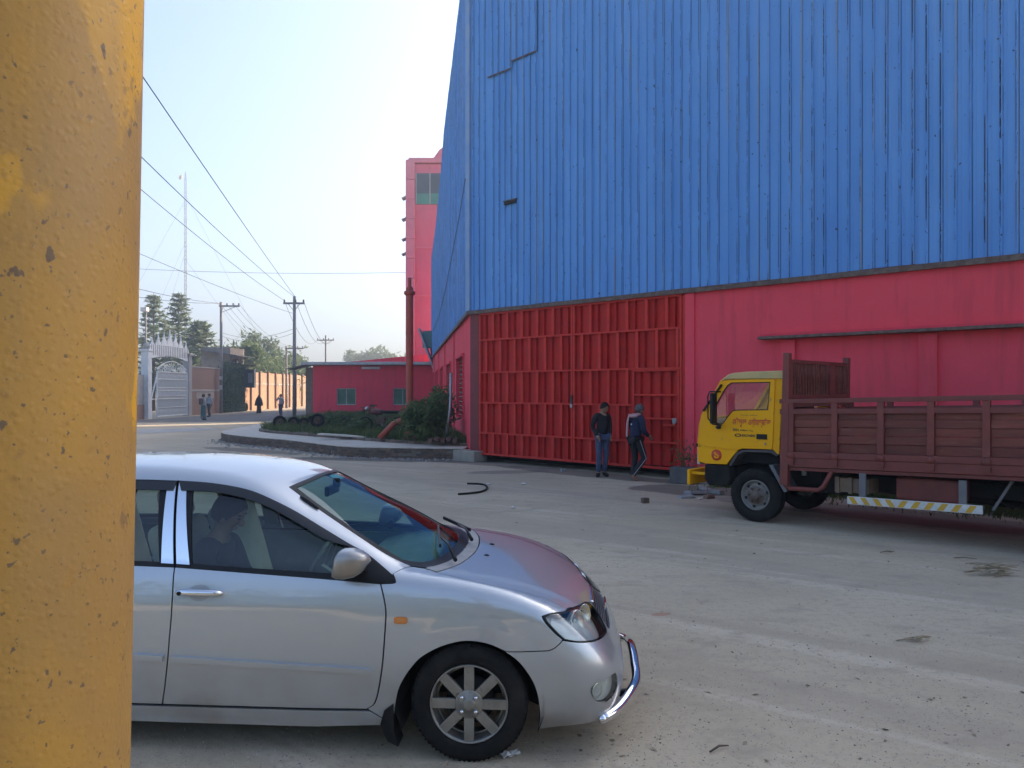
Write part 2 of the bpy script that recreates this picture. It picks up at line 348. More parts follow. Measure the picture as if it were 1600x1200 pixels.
def sheet_material(name='blue_cladding', wear=1.0):
    m = bpy.data.materials.new(name); m.use_nodes = True; N = m.node_tree.nodes; Lk = m.node_tree.links; b = N['Principled BSDF']
    b.inputs['Roughness'].default_value = .48; b.inputs['Specular IOR Level'].default_value = .2
    tc = N.new('ShaderNodeTexCoord'); oi = N.new('ShaderNodeObjectInfo'); sx = N.new('ShaderNodeSeparateXYZ'); Lk.new(tc.outputs['Object'], sx.inputs[0])
    def mth(op, a, b_=None, c=None):
        x = N.new('ShaderNodeMath'); x.operation = op
        for i, v in enumerate((a, b_, c)):
            if v is None: continue
            if hasattr(v, 'links'): Lk.new(v, x.inputs[i])
            else: x.inputs[i].default_value = v
        return x.outputs[0]
    def mr(s, a, c, lo=0, hi=1):
        r = N.new('ShaderNodeMapRange')
        for i, v in ((1, a), (2, c), (3, lo), (4, hi)): r.inputs[i].default_value = v
        Lk.new(s, r.inputs[0]); return r.outputs[0]
    off = N.new('ShaderNodeCombineXYZ'); Lk.new(mth('MULTIPLY', oi.outputs['Random'], 91), off.inputs[0]); Lk.new(mth('MULTIPLY', oi.outputs['Random'], 53), off.inputs[2])
    add = N.new('ShaderNodeVectorMath'); Lk.new(tc.outputs['Object'], add.inputs[0]); Lk.new(off.outputs[0], add.inputs[1])
    def noise(sc, st, det=5, rg=.6):
        mp = N.new('ShaderNodeMapping'); mp.inputs['Scale'].default_value = st; Lk.new(add.outputs[0], mp.inputs[0])
        t = N.new('ShaderNodeTexNoise'); t.inputs['Scale'].default_value = sc; t.inputs['Detail'].default_value = det; t.inputs['Roughness'].default_value = rg; Lk.new(mp.outputs[0], t.inputs['Vector']); return t.outputs[0]
    def mix(f, A, B):
        x = N.new('ShaderNodeMix'); x.data_type = 'RGBA'; Lk.new(f, x.inputs[0])
        for i, v in ((6, A), (7, B)):
            if hasattr(v, 'links'): Lk.new(v, x.inputs[i])
            else: x.inputs[i].default_value = (*v, 1)
        return x.outputs[2]
    fr = mth('FRACT', mth('DIVIDE', sx.outputs[0], PITCH))
    rib = mth('MULTIPLY', mr(fr, .70, .76), mr(fr, .985, .93))            # on and beside the rib
    edge = mth('MULTIPLY', mr(fr, .70, .73), mr(fr, .86, .83))
    c = mix(mr(noise(1.1, (1, 1, .25), 4), .3, .7), (.08, .27, .60), (.115, .335, .68))
    c = mix(mth('MULTIPLY', mr(noise(2.5, (4, 1, .12), 6), .55, .8), .5), c, (.16, .29, .52))
    c = mix(mth('MULTIPLY', mth('MULTIPLY', rib, mr(noise(1.0, (5, 1, .22), 6), .53, .62)), .6), c, (.26, .29, .31))
    worn = mth('MULTIPLY', mth('MULTIPLY', edge, mr(noise(.9, (6, 1, 1.3), 7, .75), .47, .50)), mr(noise(.55, (8, 1, .12), 2), .42, .50))
    c = mix(mth('MULTIPLY', worn, wear), c, (.022, .014, .012))
    seam = mth('MULTIPLY', mr(fr, .93, .95), mr(fr, .99, .97)); c = mix(mth('MULTIPLY', seam, mr(noise(.7, (6, 1, .3), 7, .7), .44, .52)), c, (.035, .05, .09))
    run = mth('MULTIPLY', mr(noise(1.6, (9, 1, .16), 6, .65), .60, .72), .55); c = mix(run, c, (.19, .25, .33))
    spots = mr(noise(15, (1, 1, .7), 2), .70, .715); c = mix(spots, c, (.035, .03, .03))
    Lk.new(c, b.inputs['Base Color']); return m
m_blue = sheet_material(); m_blue2 = sheet_material('faded_blue_cladding', .3)
def sheet_mesh(w, z0, z1a, z1b=None, sgn=-1, m=None, rib=1.0):
    "corrugated sheet from x=0..w; ribs stand out along sgn*Y; top may slope"
    z1b = z1a if z1b is None else z1b; xs = [0]; ys = [0]; k = 0
    while k*PITCH < w:
        for fx, yy in ((.20, 0), (.215, .004), (.235, .004), (.25, 0), (.755, 0), (.80, .030), (.90, .030), (.945, 0)):
            x = (k+fx)*PITCH
            if x < w: xs.append(x); ys.append(yy*rib)
        k += 1
    xs.append(w); ys.append(0); n = len(xs); b = MB(); vs = []
    for x, yy in zip(xs, ys): vs += [(x, sgn*yy, z0), (x, sgn*yy, z1a+(z1b-z1a)*x/w)]
    b.add(vs, [(2*i, 2*i+2, 2*i+3, 2*i+1) for i in range(n-1)]); me = bpy.data.meshes.new('cladding_sheet')
    me.from_pydata(b.v, [], b.f); me.update(); me.materials.append(m or m_blue); return me
SW = PITCH*4; FLEN = 24.0
def ft(t): return float(np.interp(t, [0, 13, 40], [15.2, 11.4, 11.0]))      # unseen eave line, sloped down so more sky and bounced sun reach the yard
low_ = sheet_mesh(SW+.02, 0, 6.45); t_ = .76; i_ = 0
link('cladding_sheet', sheet_mesh(.78, 0, ft(0)-EAVE, ft(.76)-EAVE), None, shed, (-.02, -.03, EAVE), (0, 0, 0))
while t_ < FLEN:
    yy = -.030-.006*(i_ % 2)-random.uniform(0, .004); dz = random.uniform(-.02, .02)
    if i_ in (0, 1):
        link('cladding_sheet', low_, None, shed, (t_, yy, EAVE+dz)); z = 10.42+.18*i_
        link('cladding_sheet', sheet_mesh(SW+.02, 0, ft(t_)-z, ft(t_+SW)-z), None, shed, (t_, yy-.04, z))
        MB().box((SW/2, -.045, 0), (SW, .012, .035)).build('lap_edge', m_rusty, shed, (t_, yy, z))
    else: link('cladding_sheet', sheet_mesh(SW+.02, 0, ft(t_)-EAVE, ft(t_+SW)-EAVE), None, shed, (t_, yy, EAVE+dz))
    t_ += SW; i_ += 1
TOPZ = 15.2
MB().bar((-.03, -.07, EAVE-.05), (FLEN+.5, -.07, EAVE-.05), .07, .10).build('drip_angle', m_rusty, shed)
MB().box((-.02, -.05, (EAVE+TOPZ)/2), (.16, .09, TOPZ-EAVE)).build('corner_flashing', mat('pale_flashing', (.16, .30, .52), (.24, .36, .52), 2, .5), shed, bevel=.02)
MB().box((1.62, -.085, 6.9), (.43, .05, .085)).build('vent_slot', m_dark, shed); MB().box((1.62, -.08, 6.95), (.47, .09, .02)).build('vent_hood', m_rusty, shed)
# side face, running away from the corner
SA = math.atan2(.6218, -.7826); SDL = Vector((-.7826, .6218, 0)); SNL = Vector((-.6218, -.7826, 0))
TOPS = [(0, 15.2), (3.7, 14.7), (13.8, 13.8), (18, 12.5), (23, 11.5), (28.6, 11.0), (31.0, 10.8)]
SLEN = 31.0
def sz(s): return float(np.interp(s, [a for a, _ in TOPS], [b_ for _, b_ in TOPS]))
s_ = 0.0; i_ = 0
while s_ < SLEN-.1:
    w = min(SW, SLEN-s_); me = sheet_mesh(w+.015, 0, sz(s_)-EAVE, sz(s_+w)-EAVE, +1, m_blue2, .45)
    link('cladding_sheet', me, None, shed, SDL*s_+SNL*(.03+.005*(i_ % 2))+Vector((0, 0, EAVE)), (0, 0, SA)); s_ += w; i_ += 1
def side_part(mb, name, m, **k): return mb.build(name, m, shed, None, (0, 0, SA), **k)
side_part(MB().bar((0, .07, EAVE-.05), (SLEN, .07, EAVE-.05), .07, .10), 'drip_angle', m_rusty)
# pink base walls (front beyond the gate, side with window openings)
wall_front = MB().box(((6.80+FLEN+.5)/2, .13, EAVE/2), (FLEN+.5-6.80, .26, EAVE)).build('wall', m_pink, shed)
MB().box((6.93, -.02, EAVE/2-.03), (.22, .06, EAVE-.06)).build('pilaster', m_pink, shed, bevel=.01)
wins = [(2.3, 5.2), (8.9, 11.7), (15.2, 17.8), (21.0, 23.6), (26.6, 29.0)]
M_side = Matrix(((1, 0, 0, 0), (0, 0, 1, 0), (0, 1, 0, 0), (0, 0, 0, 1)))       # outline (s,z) -> (s,y,z)
mb = MB(); mb.prism([(0, 0), (SLEN, 0), (SLEN, EAVE), (0, EAVE)], -.26, M_side, [[(a, 1.05), (b_, 1.05), (b_, 3.0), (a, 3.0)] for a, b_ in wins]); side_part(mb, 'wall', m_pink)
for a, b_ in wins:
    mb = MB()
    for k in range(13): mb.box(((a+b_)/2, -.10, 1.12+k*.15), (b_-a, .09, .03), Matrix.Rotation(R(28), 3, 'X'))
    side_part(mb, 'louvre', mat('louvre_timber', (.30, .20, .13), (.22, .15, .10), 4, .8)); side_part(MB().box(((a+b_)/2, -.22, 2.02), (b_-a, .02, 1.95)), 'shade_backing', m_dark)  # dark sheet behind the louvres puts the recess shade into colour
    mb = MB(); c_ = (a+b_)/2; mb.box((c_, .03, 3.05), (b_-a+.3, .10, .09)); mb.box((a-.06, .02, 2.02), (.10, .06, 1.95)); mb.box((b_+.06, .02, 2.02), (.10, .06, 1.95)); side_part(mb, 'window_surround', m_pinkD)
    for s0 in (b_+1.8,):
        if s0 < SLEN-1: side_part(MB().box((s0, .02, EAVE/2-.04), (.35, .05, EAVE-.08)), 'pilaster', m_pink)
# blind bays with a thin ledge, behind the truck
MB().box(((8.58+FLEN)/2, -.11, 2.99), (FLEN-8.58, .30, .055)).build('ledge', m_rusty, shed, bevel=.008)
MB().box(((8.58+FLEN)/2, -.06, 3.045), (FLEN-8.58, .18, .05)).build('ledge_upstand', m_pinkD, shed)
for k in range(6): MB().box((9.12+2.5*k, -.035, 1.47), (.29, .09, 2.94)).build('pilaster', m_pink, shed, bevel=.008)
# light-tight body: roof, dark sheet standing for shade behind the gate, far walls
b = MB(); far = 24.0
f0, fm, f1 = Vector((0, .1, 15.1)), Vector((13, .1, 11.3)), Vector((FLEN+.4, .1, 11.1)); e1 = SDL*SLEN+Vector((0, 0, 10.8)); e2 = e1+Vector((30, 0, -1.5)); em = e1+Vector((18, 0, -.5))
b.add([f0, fm, em, e1, f1, e2], [(0, 1, 2, 3), (1, 4, 5, 2)]); b.build('roof', mat('roof_sheet', (.20, .24, .30), (.28, .30, .33), 2, .6), shed)
eb = SDL*SLEN; b = MB(); b.add([eb, eb+Vector((30, 0, 0)), e2, em, e1], [(0, 1, 2, 3, 4)]); b.add([Vector((f1.x, .1, 0)), f1, e2, eb+Vector((30, 0, 0))], [(0, 1, 2, 3)]); b.build('back_wall', m_pinkD, shed)
MB().box((3.6, .9, EAVE/2), (6.6, .02, EAVE)).build('shade_screen', m_dark, shed)
MB().box((.17, .10, EAVE/2+.12), (.34, .2, EAVE-.3)).build('door_jamb', mat('dark_red_jamb', (.20, .022, .022), (.16, .02, .02), 3, .6), shed)
MB().box((.05, -.06, .14), (.85, .5, .30)).build('jamb_footing', mat('footing_cement', (.26, .23, .19), (.34, .30, .25), 4, .9, bump=.3), shed, bevel=.02)
# small cable hanging slack across the blue side, and brackets with a chute at its far end
mb = MB(); pts = [SDL*s+SNL*.09+Vector((0, 0, z)) for s, z in ((.6, 8.0), (3, 7.5), (7, 6.9), (12, 6.2), (18, 5.7), (26, 5.6))]
mb.tube([shed.matrix_basis.inverted() @ (shed.matrix_basis @ p) for p in pts], .013, 5); mb.build('slack_cable', mat('old_cable', (.10, .085, .07)), shed)

# ================================================================ red gate
m_gsheet = m_red
gate = empty('factory_gate', CORN+WD*.36, WA, 'large red corrugated steel gate of two leaves with a wicket door', 'gate')
ZB, ZT = .22, EAVE-.12; ROWS = [ZB, .79, 1.615, 2.44, 3.32, ZT]
def gate_leaf(x0, x1, cut=None, flip=False):
    leaf = empty('gate_leaf', (0, 0, 0), 0, parent=gate)
    def corr(xa, xb, za, zb):
        b = MB(); xs = []; x = xa; k = 0
        while x < xb:
            for fx, yy in ((0, .045), (.56, .045), (.62, .11), (.94, .11)): xs.append((min(x+fx*.265, xb), yy))
            x += .265
        xs.append((xb, .045)); vs = [(x, y, z) for x, y in xs for z in (za, zb)]; b.add(vs, [(2*i, 2*i+2, 2*i+3, 2*i+1) for i in range(len(xs)-1)]); return b
    for r in range(5):
        za, zb = ROWS[r], ROWS[r+1]; xe = cut[0] if cut and r < 3 else x1
        corr(x0+.02, xe-.02, za, zb).build('sheet', m_gsheet, leaf)
        if r > 0: MB().bar((x0, -.012, za), (xe, -.012, za), .07, .042).build('bar', m_redbar, leaf)
        x = x0+(.53 if r % 2 == 0 else .27)
        while x < xe-.1: MB().bar((x, -.012, za+.025), (x, -.012, zb-.025), .05, .075).build('bar', m_redbar, leaf); x += .53
    for a, c in (((x0, 0, ZB), (x1, 0, ZB)), ((x0, 0, ZT), (x1, 0, ZT)), ((x0+.02, -.004, ZB+.03), (x0+.02, -.004, ZT-.03)), ((x1-.02, -.004, ZB+.03), (x1-.02, -.004, ZT-.03))):
        MB().bar(a, c, .055, .05).build('bar', m_redbar, leaf)
    return leaf, corr
gate_leaf(.03, 3.31); L2, corr = gate_leaf(3.335, 6.36, cut=(5.08, 6.3))
wk = empty('wicket_door', (0, 0, 0), 0, parent=gate)
corr(5.1, 6.30, ZB+.05, 2.42).build('sheet', m_gsheet, wk)
for z in (.79, 1.32, 1.85): MB().bar((5.1, -.012, z), (6.29, -.012, z), .045, .04).build('bar', m_redbar, wk)
for a, c in (((5.08, -.008, 2.40), (6.30, -.008, 2.40)), ((5.10, -.014, ZB+.04), (5.10, -.014, 2.375)), ((6.28, -.014, ZB+.04), (6.28, -.014, 2.375)), ((5.9, -.01, 1.18), (6.26, -.01, 1.18)), ((5.08, -.008, ZB+.01), (6.3, -.008, ZB+.01))):
    MB().bar(a, c, .045, .042).build('bar', m_redbar, wk)
m_steel = mat('galvanised', (.45, .46, .47), (.33, .34, .35), 12, .4, metal=.7)
MB().box((6.2, -.05, 1.29), (.10, .03, .10)).box((6.2, -.075, 1.24), (.06, .03, .07)).build('padlock', m_steel, wk, bevel=.006)
MB().box((3.30, -.05, 1.72), (.06, .03, .22)).build('hasp', mat('black_iron', (.03, .028, .026), (.06, .045, .035), 10, .6), gate)
MB().box((3.30, -.06, 1.57), (.07, .03, .08)).build('padlock', m_steel, gate, bevel=.006)
MB().bar((.0, .05, .35), (.0, .05, ZT), .09, .09).build('gate_post', m_redbar, gate); MB().bar((6.42, .03, .1), (6.42, .03, ZT), .07, .09).build('gate_post', m_redbar, gate)

# ================================================================ pink factory block behind
m_tower = plaster('tower_plaster', (.62, .17, .23), (.58, .16, .215), (.52, .14, .19))
m_tile = mat('tower_tile', (.62, .20, .25), (.58, .17, .22), 2, .6, rand=.05)
m_glassd = mat('dark_window_glass', (.05, .07, .08), (.08, .11, .12), 1, .08)
m_green = mat('green_glass', (.05, .22, .16), (.06, .27, .20), 1, .15)
m_gslab = mat('grey_roof_edge', (.36, .37, .37), (.46, .47, .47), 3, .8, bump=.2)
TX0, TY0, TH = -7.85, 57.0, 19.2
tower = empty('factory_block', (TX0, TY0, 0), 0, 'tall pink factory block with a dark window band near its top', 'building')
MB().box((3.62, 14, 9.4), (6.6, 27.4, 18.8)).build('wall', m_tower, tower)
for k in range(13): MB().box((.30, .30, .75+k*1.465), (.66, .62, 1.44)).build('facing_panel', m_tile, tower, bevel=.012)
for z in (9.0, 12.6): MB().box((3.75, .27, z), (6.2, .06, .10)).build('string_course', m_tile, tower)
MB().box((3.2, .25, 17.35), (5.0, .05, 1.5)).build('window', m_glassd, tower); MB().box((3.2, .25, 16.2), (5.0, .05, .8)).build('spandrel_panel', m_green, tower)
for x in (.72, 1.75, 2.8, 3.9, 5.0): MB().box((x, .20, 16.95), (.06, .05, 2.3)).build('mullion', m_gslab, tower)
MB().box((3.62, 14, 19.05), (6.9, 27.8, .35)).build('parapet', m_tile, tower)
for z in (16.4, 14.8, 13.3, 12.2): MB().box((-.20, .8, z), (.44, .8, .07), Matrix.Rotation(R(-24), 3, 'Y')).box((-.02, .8, z+.02), (.06, .8, .2)).build('sunshade', m_gslab, tower)
mb = MB(); pr = [(0, 0)]+[(2.9-2.9*math.cos(a), 3.5*math.sin(a)**.8) for a in [R(q) for q in range(15, 180, 15)]]+[(5.8, 0)]
mb.prism(pr, 8.0, Matrix.Translation((1.05, 6, 19.0)) @ Matrix.Rotation(PI/2, 4, 'X') @ Matrix.Translation((0, 0, -8))); mb.build('barrel_roof', m_tower, tower)
# low annex in front of it
LX0, LX1, LY = -13.35, -5.0, 51.6
annex = empty('annex_building', (LX0, LY, 0), 0, 'low rose pink annex with grey slab roof and two windows', 'building')
W_ = LX1-LX0; M_f = Matrix(((1, 0, 0, 0), (0, 0, 1, 0), (0, 1, 0, 0), (0, 0, 0, 1)))
def lw(px): return at(px, 610, LY).x-LX0
wn_ = [(lw(526), lw(556)), (lw(614), lw(644))]
mb = MB(); mb.prism([(0, 0), (W_, 0), (W_, 3.62), (0, 3.62)], .25, M_f, [[(a, .95), (b_, .95), (b_, 2.10), (a, 2.10)] for a, b_ in wn_]); mb.build('wall', m_pinkD, annex)
MB().box((W_/2, 2.8, 1.8), (W_-.1, 5.0, 3.58)).build('rear_block', m_pinkD, annex)
for a, b_ in wn_:
    w = MB(); w.box(((a+b_)/2, .10, 1.0), (b_-a, .06, .06)).box(((a+b_)/2, .10, 2.06), (b_-a, .06, .06))
    for x in (a+.03, (a+b_)/2, b_-.03): w.box((x, .10, 1.53), (.05, .05, 1.0))
    f_ = w.build('window', m_gslab, annex); 
    for x in ((3*a+b_)/4, (a+3*b_)/4): MB().box((x, .14, 1.53), ((b_-a)/2-.06, .02, 1.0)).build('pane', mat('green_pane', (.05, .13, .09), (.10, .20, .13), 1.5, .06), f_)
MB().box((W_/2-.2, 2.1, 3.74), (W_+.9, 5.6, .20)).build('roof_slab', m_gslab, annex, bevel=.03)
b = MB(); b.prism([(1.0, 3.85), (W_, 3.85), (W_, 4.55), (W_-.8, 4.5)], 2.0, Matrix(((1, 0, 0, 0), (0, 0, 1, 2.2), (0, 1, 0, 0), (0, 0, 0, 1)))); b.build('roof_upstand', m_pinkD, annex)
MB().box((3.9, -.12, 3.45), (1.2, .14, .16)).build('tube_light', mat('pale_enamel', (.6, .6, .58), (.5, .5, .48), 3, .5), annex)
MB().box((-.28, .4, 1.75), (.5, .5, 3.5)).build('pier', mat('pier_brick', (.22, .16, .12), (.15, .11, .085), 5, .9, bump=.4), annex)
MB().box((-.95, .6, 3.55), (1.5, 1.9, .05), Matrix.Rotation(R(-13), 3, 'Y')).build('awning', mat('old_tin', (.13, .13, .13), (.20, .19, .18), 3, .7), annex)
MB().bar((-1.5, -.1, 3.35), (-.5, -.1, 2.8), .03).build('awning_strut', m_rusty, annex)
# green hood on the shed's far corner
hood_ = empty('metal_chute', at(661, 540, 50.4), 0, 'slanting grey green metal chute under the blue sheets far corner', 'chute')
MB().bar((-.25, 0, 1.1), (.75, 0, -1.6), .10, 1.1, (0, 1, 0)).build('chute_plate', m_gslab, hood_); MB().box((.45, .15, .4), (.9, .8, 1.1)).build('chute_box', mat('teal_tin', (.10, .22, .19), (.14, .20, .18), 2, .6), hood_)
MB().bar((.5, .2, -.1), (.9, .2, -5.9), .09).build('downpipe', m_rusty, hood_)

# ================================================================ red vent pipe with elbow, bush, motorbike, drum wheels on the island
m_pipe = mat('red_oxide_pipe', (.42, .065, .035), (.35, .055, .03), 4, .55, c3=(.16, .05, .035), scale3=10, lo3=.6, hi3=.72)
pp = ground(640, 687, .39); pipe = empty('vent_pipe', pp, 0, 'tall red oxide vent pipe with a slanting elbow at its foot', 'pipe'); pipe.scale = (.95, .95, .86)
MB().lathe([(.122, 0), (.122, 5.35)], 20).build('shaft', m_pipe, pipe); MB().lathe([(.125, 5.3), (.19, 5.36), (.19, 5.45), (.12, 5.48), (.12, 5.58), (.06, 5.64), (.06, 5.95), (.0, 5.95)], 20).build('cap', m_pipe, pipe)
MB().tube([(-.05, 0, .62), (-.32, 0, .70), (-.52, 0, .60), (-.98, -.12, .06)], .10, 14).build('elbow', m_pipe, pipe); MB().lathe([(.2, 0), (.2, .3), (.15, .32)], 16).build('foot_collar', m_pipe, pipe)
for z in (1.3, 3.9): MB().lathe([(.12, z), (.134, z+.01), (.134, z+.05), (.12, z+.06)], 20).build('joint_ring', m_pipe, pipe)
def leaves(name, centres, n, spread, size, m, parent, flat=.0, droop=0, elong=1.6):
    "leaf-sized quads scattered round clump centres"
    C = np.array(centres, float); idx = rng.integers(0, len(C), n); P = C[idx, :3]+rng.normal(0, 1, (n, 3))*(spread if np.isscalar(spread) else np.array(spread))*C[idx, 3:4]
    a = rng.normal(0, 1, (n, 3)); a[:, 2] = a[:, 2]*(1-flat)-droop; a /= np.linalg.norm(a, axis=1, keepdims=True)
    u = rng.normal(0, 1, (n, 3)); b = np.cross(a, u); b /= np.linalg.norm(b, axis=1, keepdims=True)
    s = rng.uniform(.55, 1.25, (n, 1))*size; c = np.cross(a, b)*.18
    V = np.stack([P-a*s*elong, P+b*s*.5+c*s, P+a*s*elong, P-b*s*.5+c*s], 1)
    me = bpy.data.meshes.new(name); me.from_pydata(V.reshape(-1, 3).tolist(), [], np.arange(n*4).reshape(n, 4).tolist()); me.update(); me.materials.append(m)
    return link(name, me, None, parent)
m_bark = mat('bark', (.10, .075, .055), (.16, .12, .09), 6, .95, bump=.5)
m_bush = leaf_mat('bush_leaf', (.08, .14, .045), (.14, .20, .07))
def shrub(loc, h, r, n, size, m, label, cat='shrub', group=None, stems=6, name='shrub'):
    t = empty(name, loc, 0, label, cat, group); cs = []
    b = MB()
    for k in range(stems):
        a = 2*PI*k/stems+random.uniform(-.4, .4); e = Vector((math.cos(a)*r*random.uniform(.3, .9), math.sin(a)*r*random.uniform(.3, .9), h*random.uniform(.55, .95)))
        b.tube([(0, 0, -.03), e*.5+Vector((random.uniform(-.1, .1), 0, .1*h)), e], [.03*h/2, .02*h/2, .008], 5)
        cs += [(*(e*.55), r*.35), (*(e*.8), r*.32), (*e, r*.25)]
    b.build('stem', m_bark, t); leaves('foliage', cs, n, 1, size, m, t, flat=.3); return t
bl = ground(668, 690, .39)
shrub(bl+Vector((.2, .6, 0)), 1.6, .52, 950, .08, m_bush, 'dense dark green shrub between the vent pipe and the pink wall', stems=9)
shrub(bl+Vector((-.35, -.2, 0)), 1.1, .5, 900, .08, m_bush, 'low leafy bush at the foot of the red vent pipe', stems=6)
m_blk = mat('tyre_rubber', (.013, .013, .013), (.028, .026, .023), 6, .9, bump=.2, bscale=80, spec=.15)
m_rustw = mat('rusty_iron', (.09, .05, .035), (.15, .085, .06), 7, .85, bump=.4)
def drum_wheel(px, py, r, rz, label, group=None, z=.39):
    p = ground(px, py, z); t = empty('drum_wheel', p+Vector((0, 0, r)), rz, label, 'wheel', group); M = Matrix.Rotation(PI/2, 4, 'X')
    MB().lathe([(r*.86, -.09), (r, -.06), (r, .06), (r*.86, .09), (r*.62, .07), (r*.62, -.07)], 24, M, True).build('rim', m_blk, t)
    MB().lathe([(r*.62, -.03), (r*.62, .03), (r*.2, .06), (.001, .06), (.001, -.06), (r*.2, -.06)], 24, M, True).build('disc', m_rustw, t)
    mb = MB(); mb.tube([M @ Vector((0, 0, -.13)), M @ Vector((0, 0, .13))], r*.12, 8); mb.build('hub', m_blk, t)
for k, (px, py, r, rz, lb) in enumerate([(437, 670, .27, .25, 'large dark drum wheel at the open end of the row, standing apart'), (459, 669, .24, .1, 'dark drum wheel second from the open end of the row'), (475, 669, .22, .5, 'smaller rusty drum wheel half hidden in the middle of the row'),
                                     (488, 667, .24, -.3, 'rusty drum wheel leaning behind the middle of the row'), (506, 669, .25, .1, 'dark drum wheel closing the row nearest the pink annex windows')]):
    drum_wheel(px, py, r, rz, lb, 'drum wheels on the island')
drum_wheel(496, 667.5, .25, .2, 'drum wheel propped up higher than the others in the row', 'drum wheels on the island', .62)
drum_wheel(541, 668, .24, .15, 'drum wheel lying alone in the grass before the annex', 'drum wheels on the island')
for px, lb in ((376, 'black wheel on the far verge, nearer the ivy corner'), (384, 'black wheel on the far verge, second from the ivy corner')): drum_wheel(px, 642, .38, PI/2+.8, lb, 'wheels by the orange wall', .01)
# broken concrete slab and scraps on the island
tag(MB().box((0, 0, 0), (2.1, .35, .05), Matrix.Rotation(R(3), 3, 'Y')).build('concrete_plank', m_slab, None, ground(546, 681, .44), (0, 0, -.15), bevel=.01), 'pale concrete plank lying along the grass edge of the island', 'plank')
# abandoned motorbike
def motorbike(loc, rz):
    t = empty('motorbike', loc, rz, 'abandoned rusty brown motorbike parked in weeds before the pink annex', 'motorbike'); M = Matrix.Rotation(PI/2, 4, 'X')
    for x in (-.62, .62):
        T = Matrix.Translation((x, 0, .29)) @ M
        w = MB().lathe([(.24, -.05), (.29, -.03), (.30, 0), (.29, .03), (.24, .05)], 24, T, True).build('wheel', m_blk, t)
        sp = MB()
        for k in range(10): sp.bar(T @ Vector((0, 0, 0)), T @ Vector((.24*math.cos(k*PI/5), .24*math.sin(k*PI/5), 0)), .012)
        sp.build('spokes', m_rustw, w)
    MB().tube([(.62, 0, .29), (.48, 0, .75), (.42, 0, .98)], .03, 8).build('fork', m_rustw, t); MB().tube([(.30, -.36, 1.0), (.42, -.1, 1.02), (.42, .1, 1.02), (.30, .36, 1.0)], .018, 6).build('handlebar', m_rustw, t)
    MB().sphere((.18, 0, .76), .2, 14, 8, (1.35, .7, .62)).build('tank', mat('faded_maroon', (.15, .03, .025), (.10, .03, .025), 5, .5), t)
    MB().box((-.35, 0, .76), (.72, .24, .10)).build('seat', m_blk, t, bevel=.04); MB().box((0, 0, .42), (.36, .22, .28)).build('engine', m_rustw, t, bevel=.04)
    MB().tube([(.42, 0, .8), (.05, 0, .55), (-.3, 0, .62), (-.62, 0, .3)], .025, 6).tube([(.3, 0, .62), (.1, 0, .28), (-.3, 0, .3), (-.62, 0, .29)], .022, 6).build('frame', m_rustw, t)
    MB().sphere((.56, 0, .88), .085, 10, 6).build('headlamp', m_steel, t); MB().tube([(-.1, .14, .25), (-.75, .16, .32)], .04, 8).build('exhaust', m_rustw, t)
    MB().box((-.72, 0, .60), (.34, .14, .03), Matrix.Rotation(R(25), 3, 'Y')).build('mudguard', m_rustw, t)
motorbike(ground(596, 676, .39), PI-.15)
for k, (px, py, h) in enumerate([(500, 672, .75), (523, 673, .9), (548, 671, .8), (575, 672, .85), (560, 678, .5), (612, 680, .6)]):
    shrub(ground(px, py, .39), h, .3, 170, .07, m_bush, ['weedy plant beside the drum wheels', 'tall weed standing before the annex wall', 'weed with pale tips before the annex window', 'weed at the front of the motorbike', 'low weed in the island grass', 'low weed beside the pipe elbow'][k], 'weed', 'weeds on the island', stems=3, name='weed')
mb = MB(); mb.tube([(0, 0, 0), (.12, .2, 1.0), (.15, .35, 2.1)], .045, 8); tag(mb.build('drain_pipe', m_steel, None, ground(696, 690, .39)), 'thin grey pipe leaning on the pink side wall by the shrub', 'pipe')
mb = MB()
for k in range(5): mb.tube([(k*.18-.4, 0, .1+.05*(k % 2)), (k*.17-.35, 1.0, .08)], .07, 8)
tag(mb.build('scrap_pipes', m_rustw, None, ground(693, 694, .39)), 'heap of short rusty scrap pipes under the side wall window', 'scrap')

# ================================================================ left side of the road
WXL = -24.85
m_white = mat('white_gate_paint', (.62, .66, .68), (.52, .56, .58), 3, .5, c3=(.36, .36, .35), scale3=9, lo3=.62, hi3=.75)
m_wallb = mat('brown_brickwork', (.26, .15, .11), (.20, .12, .09), 10, .92, bump=.5, bscale=18, stretch=(1, 1, 3.2), c3=(.33, .27, .23), scale3=14, lo3=.56, hi3=.64, stretch3=(1, 1, 3))
m_walls = mat('orange_brickwork', (.36, .205, .13), (.30, .175, .115), 8, .92, bump=.4, bscale=18, stretch=(1, 1, 3.2), c3=(.40, .30, .22), scale3=5, lo3=.55, hi3=.68)
m_conc = mat('grey_concrete', (.30, .30, .29), (.38, .37, .35), 2, .85, bump=.2)
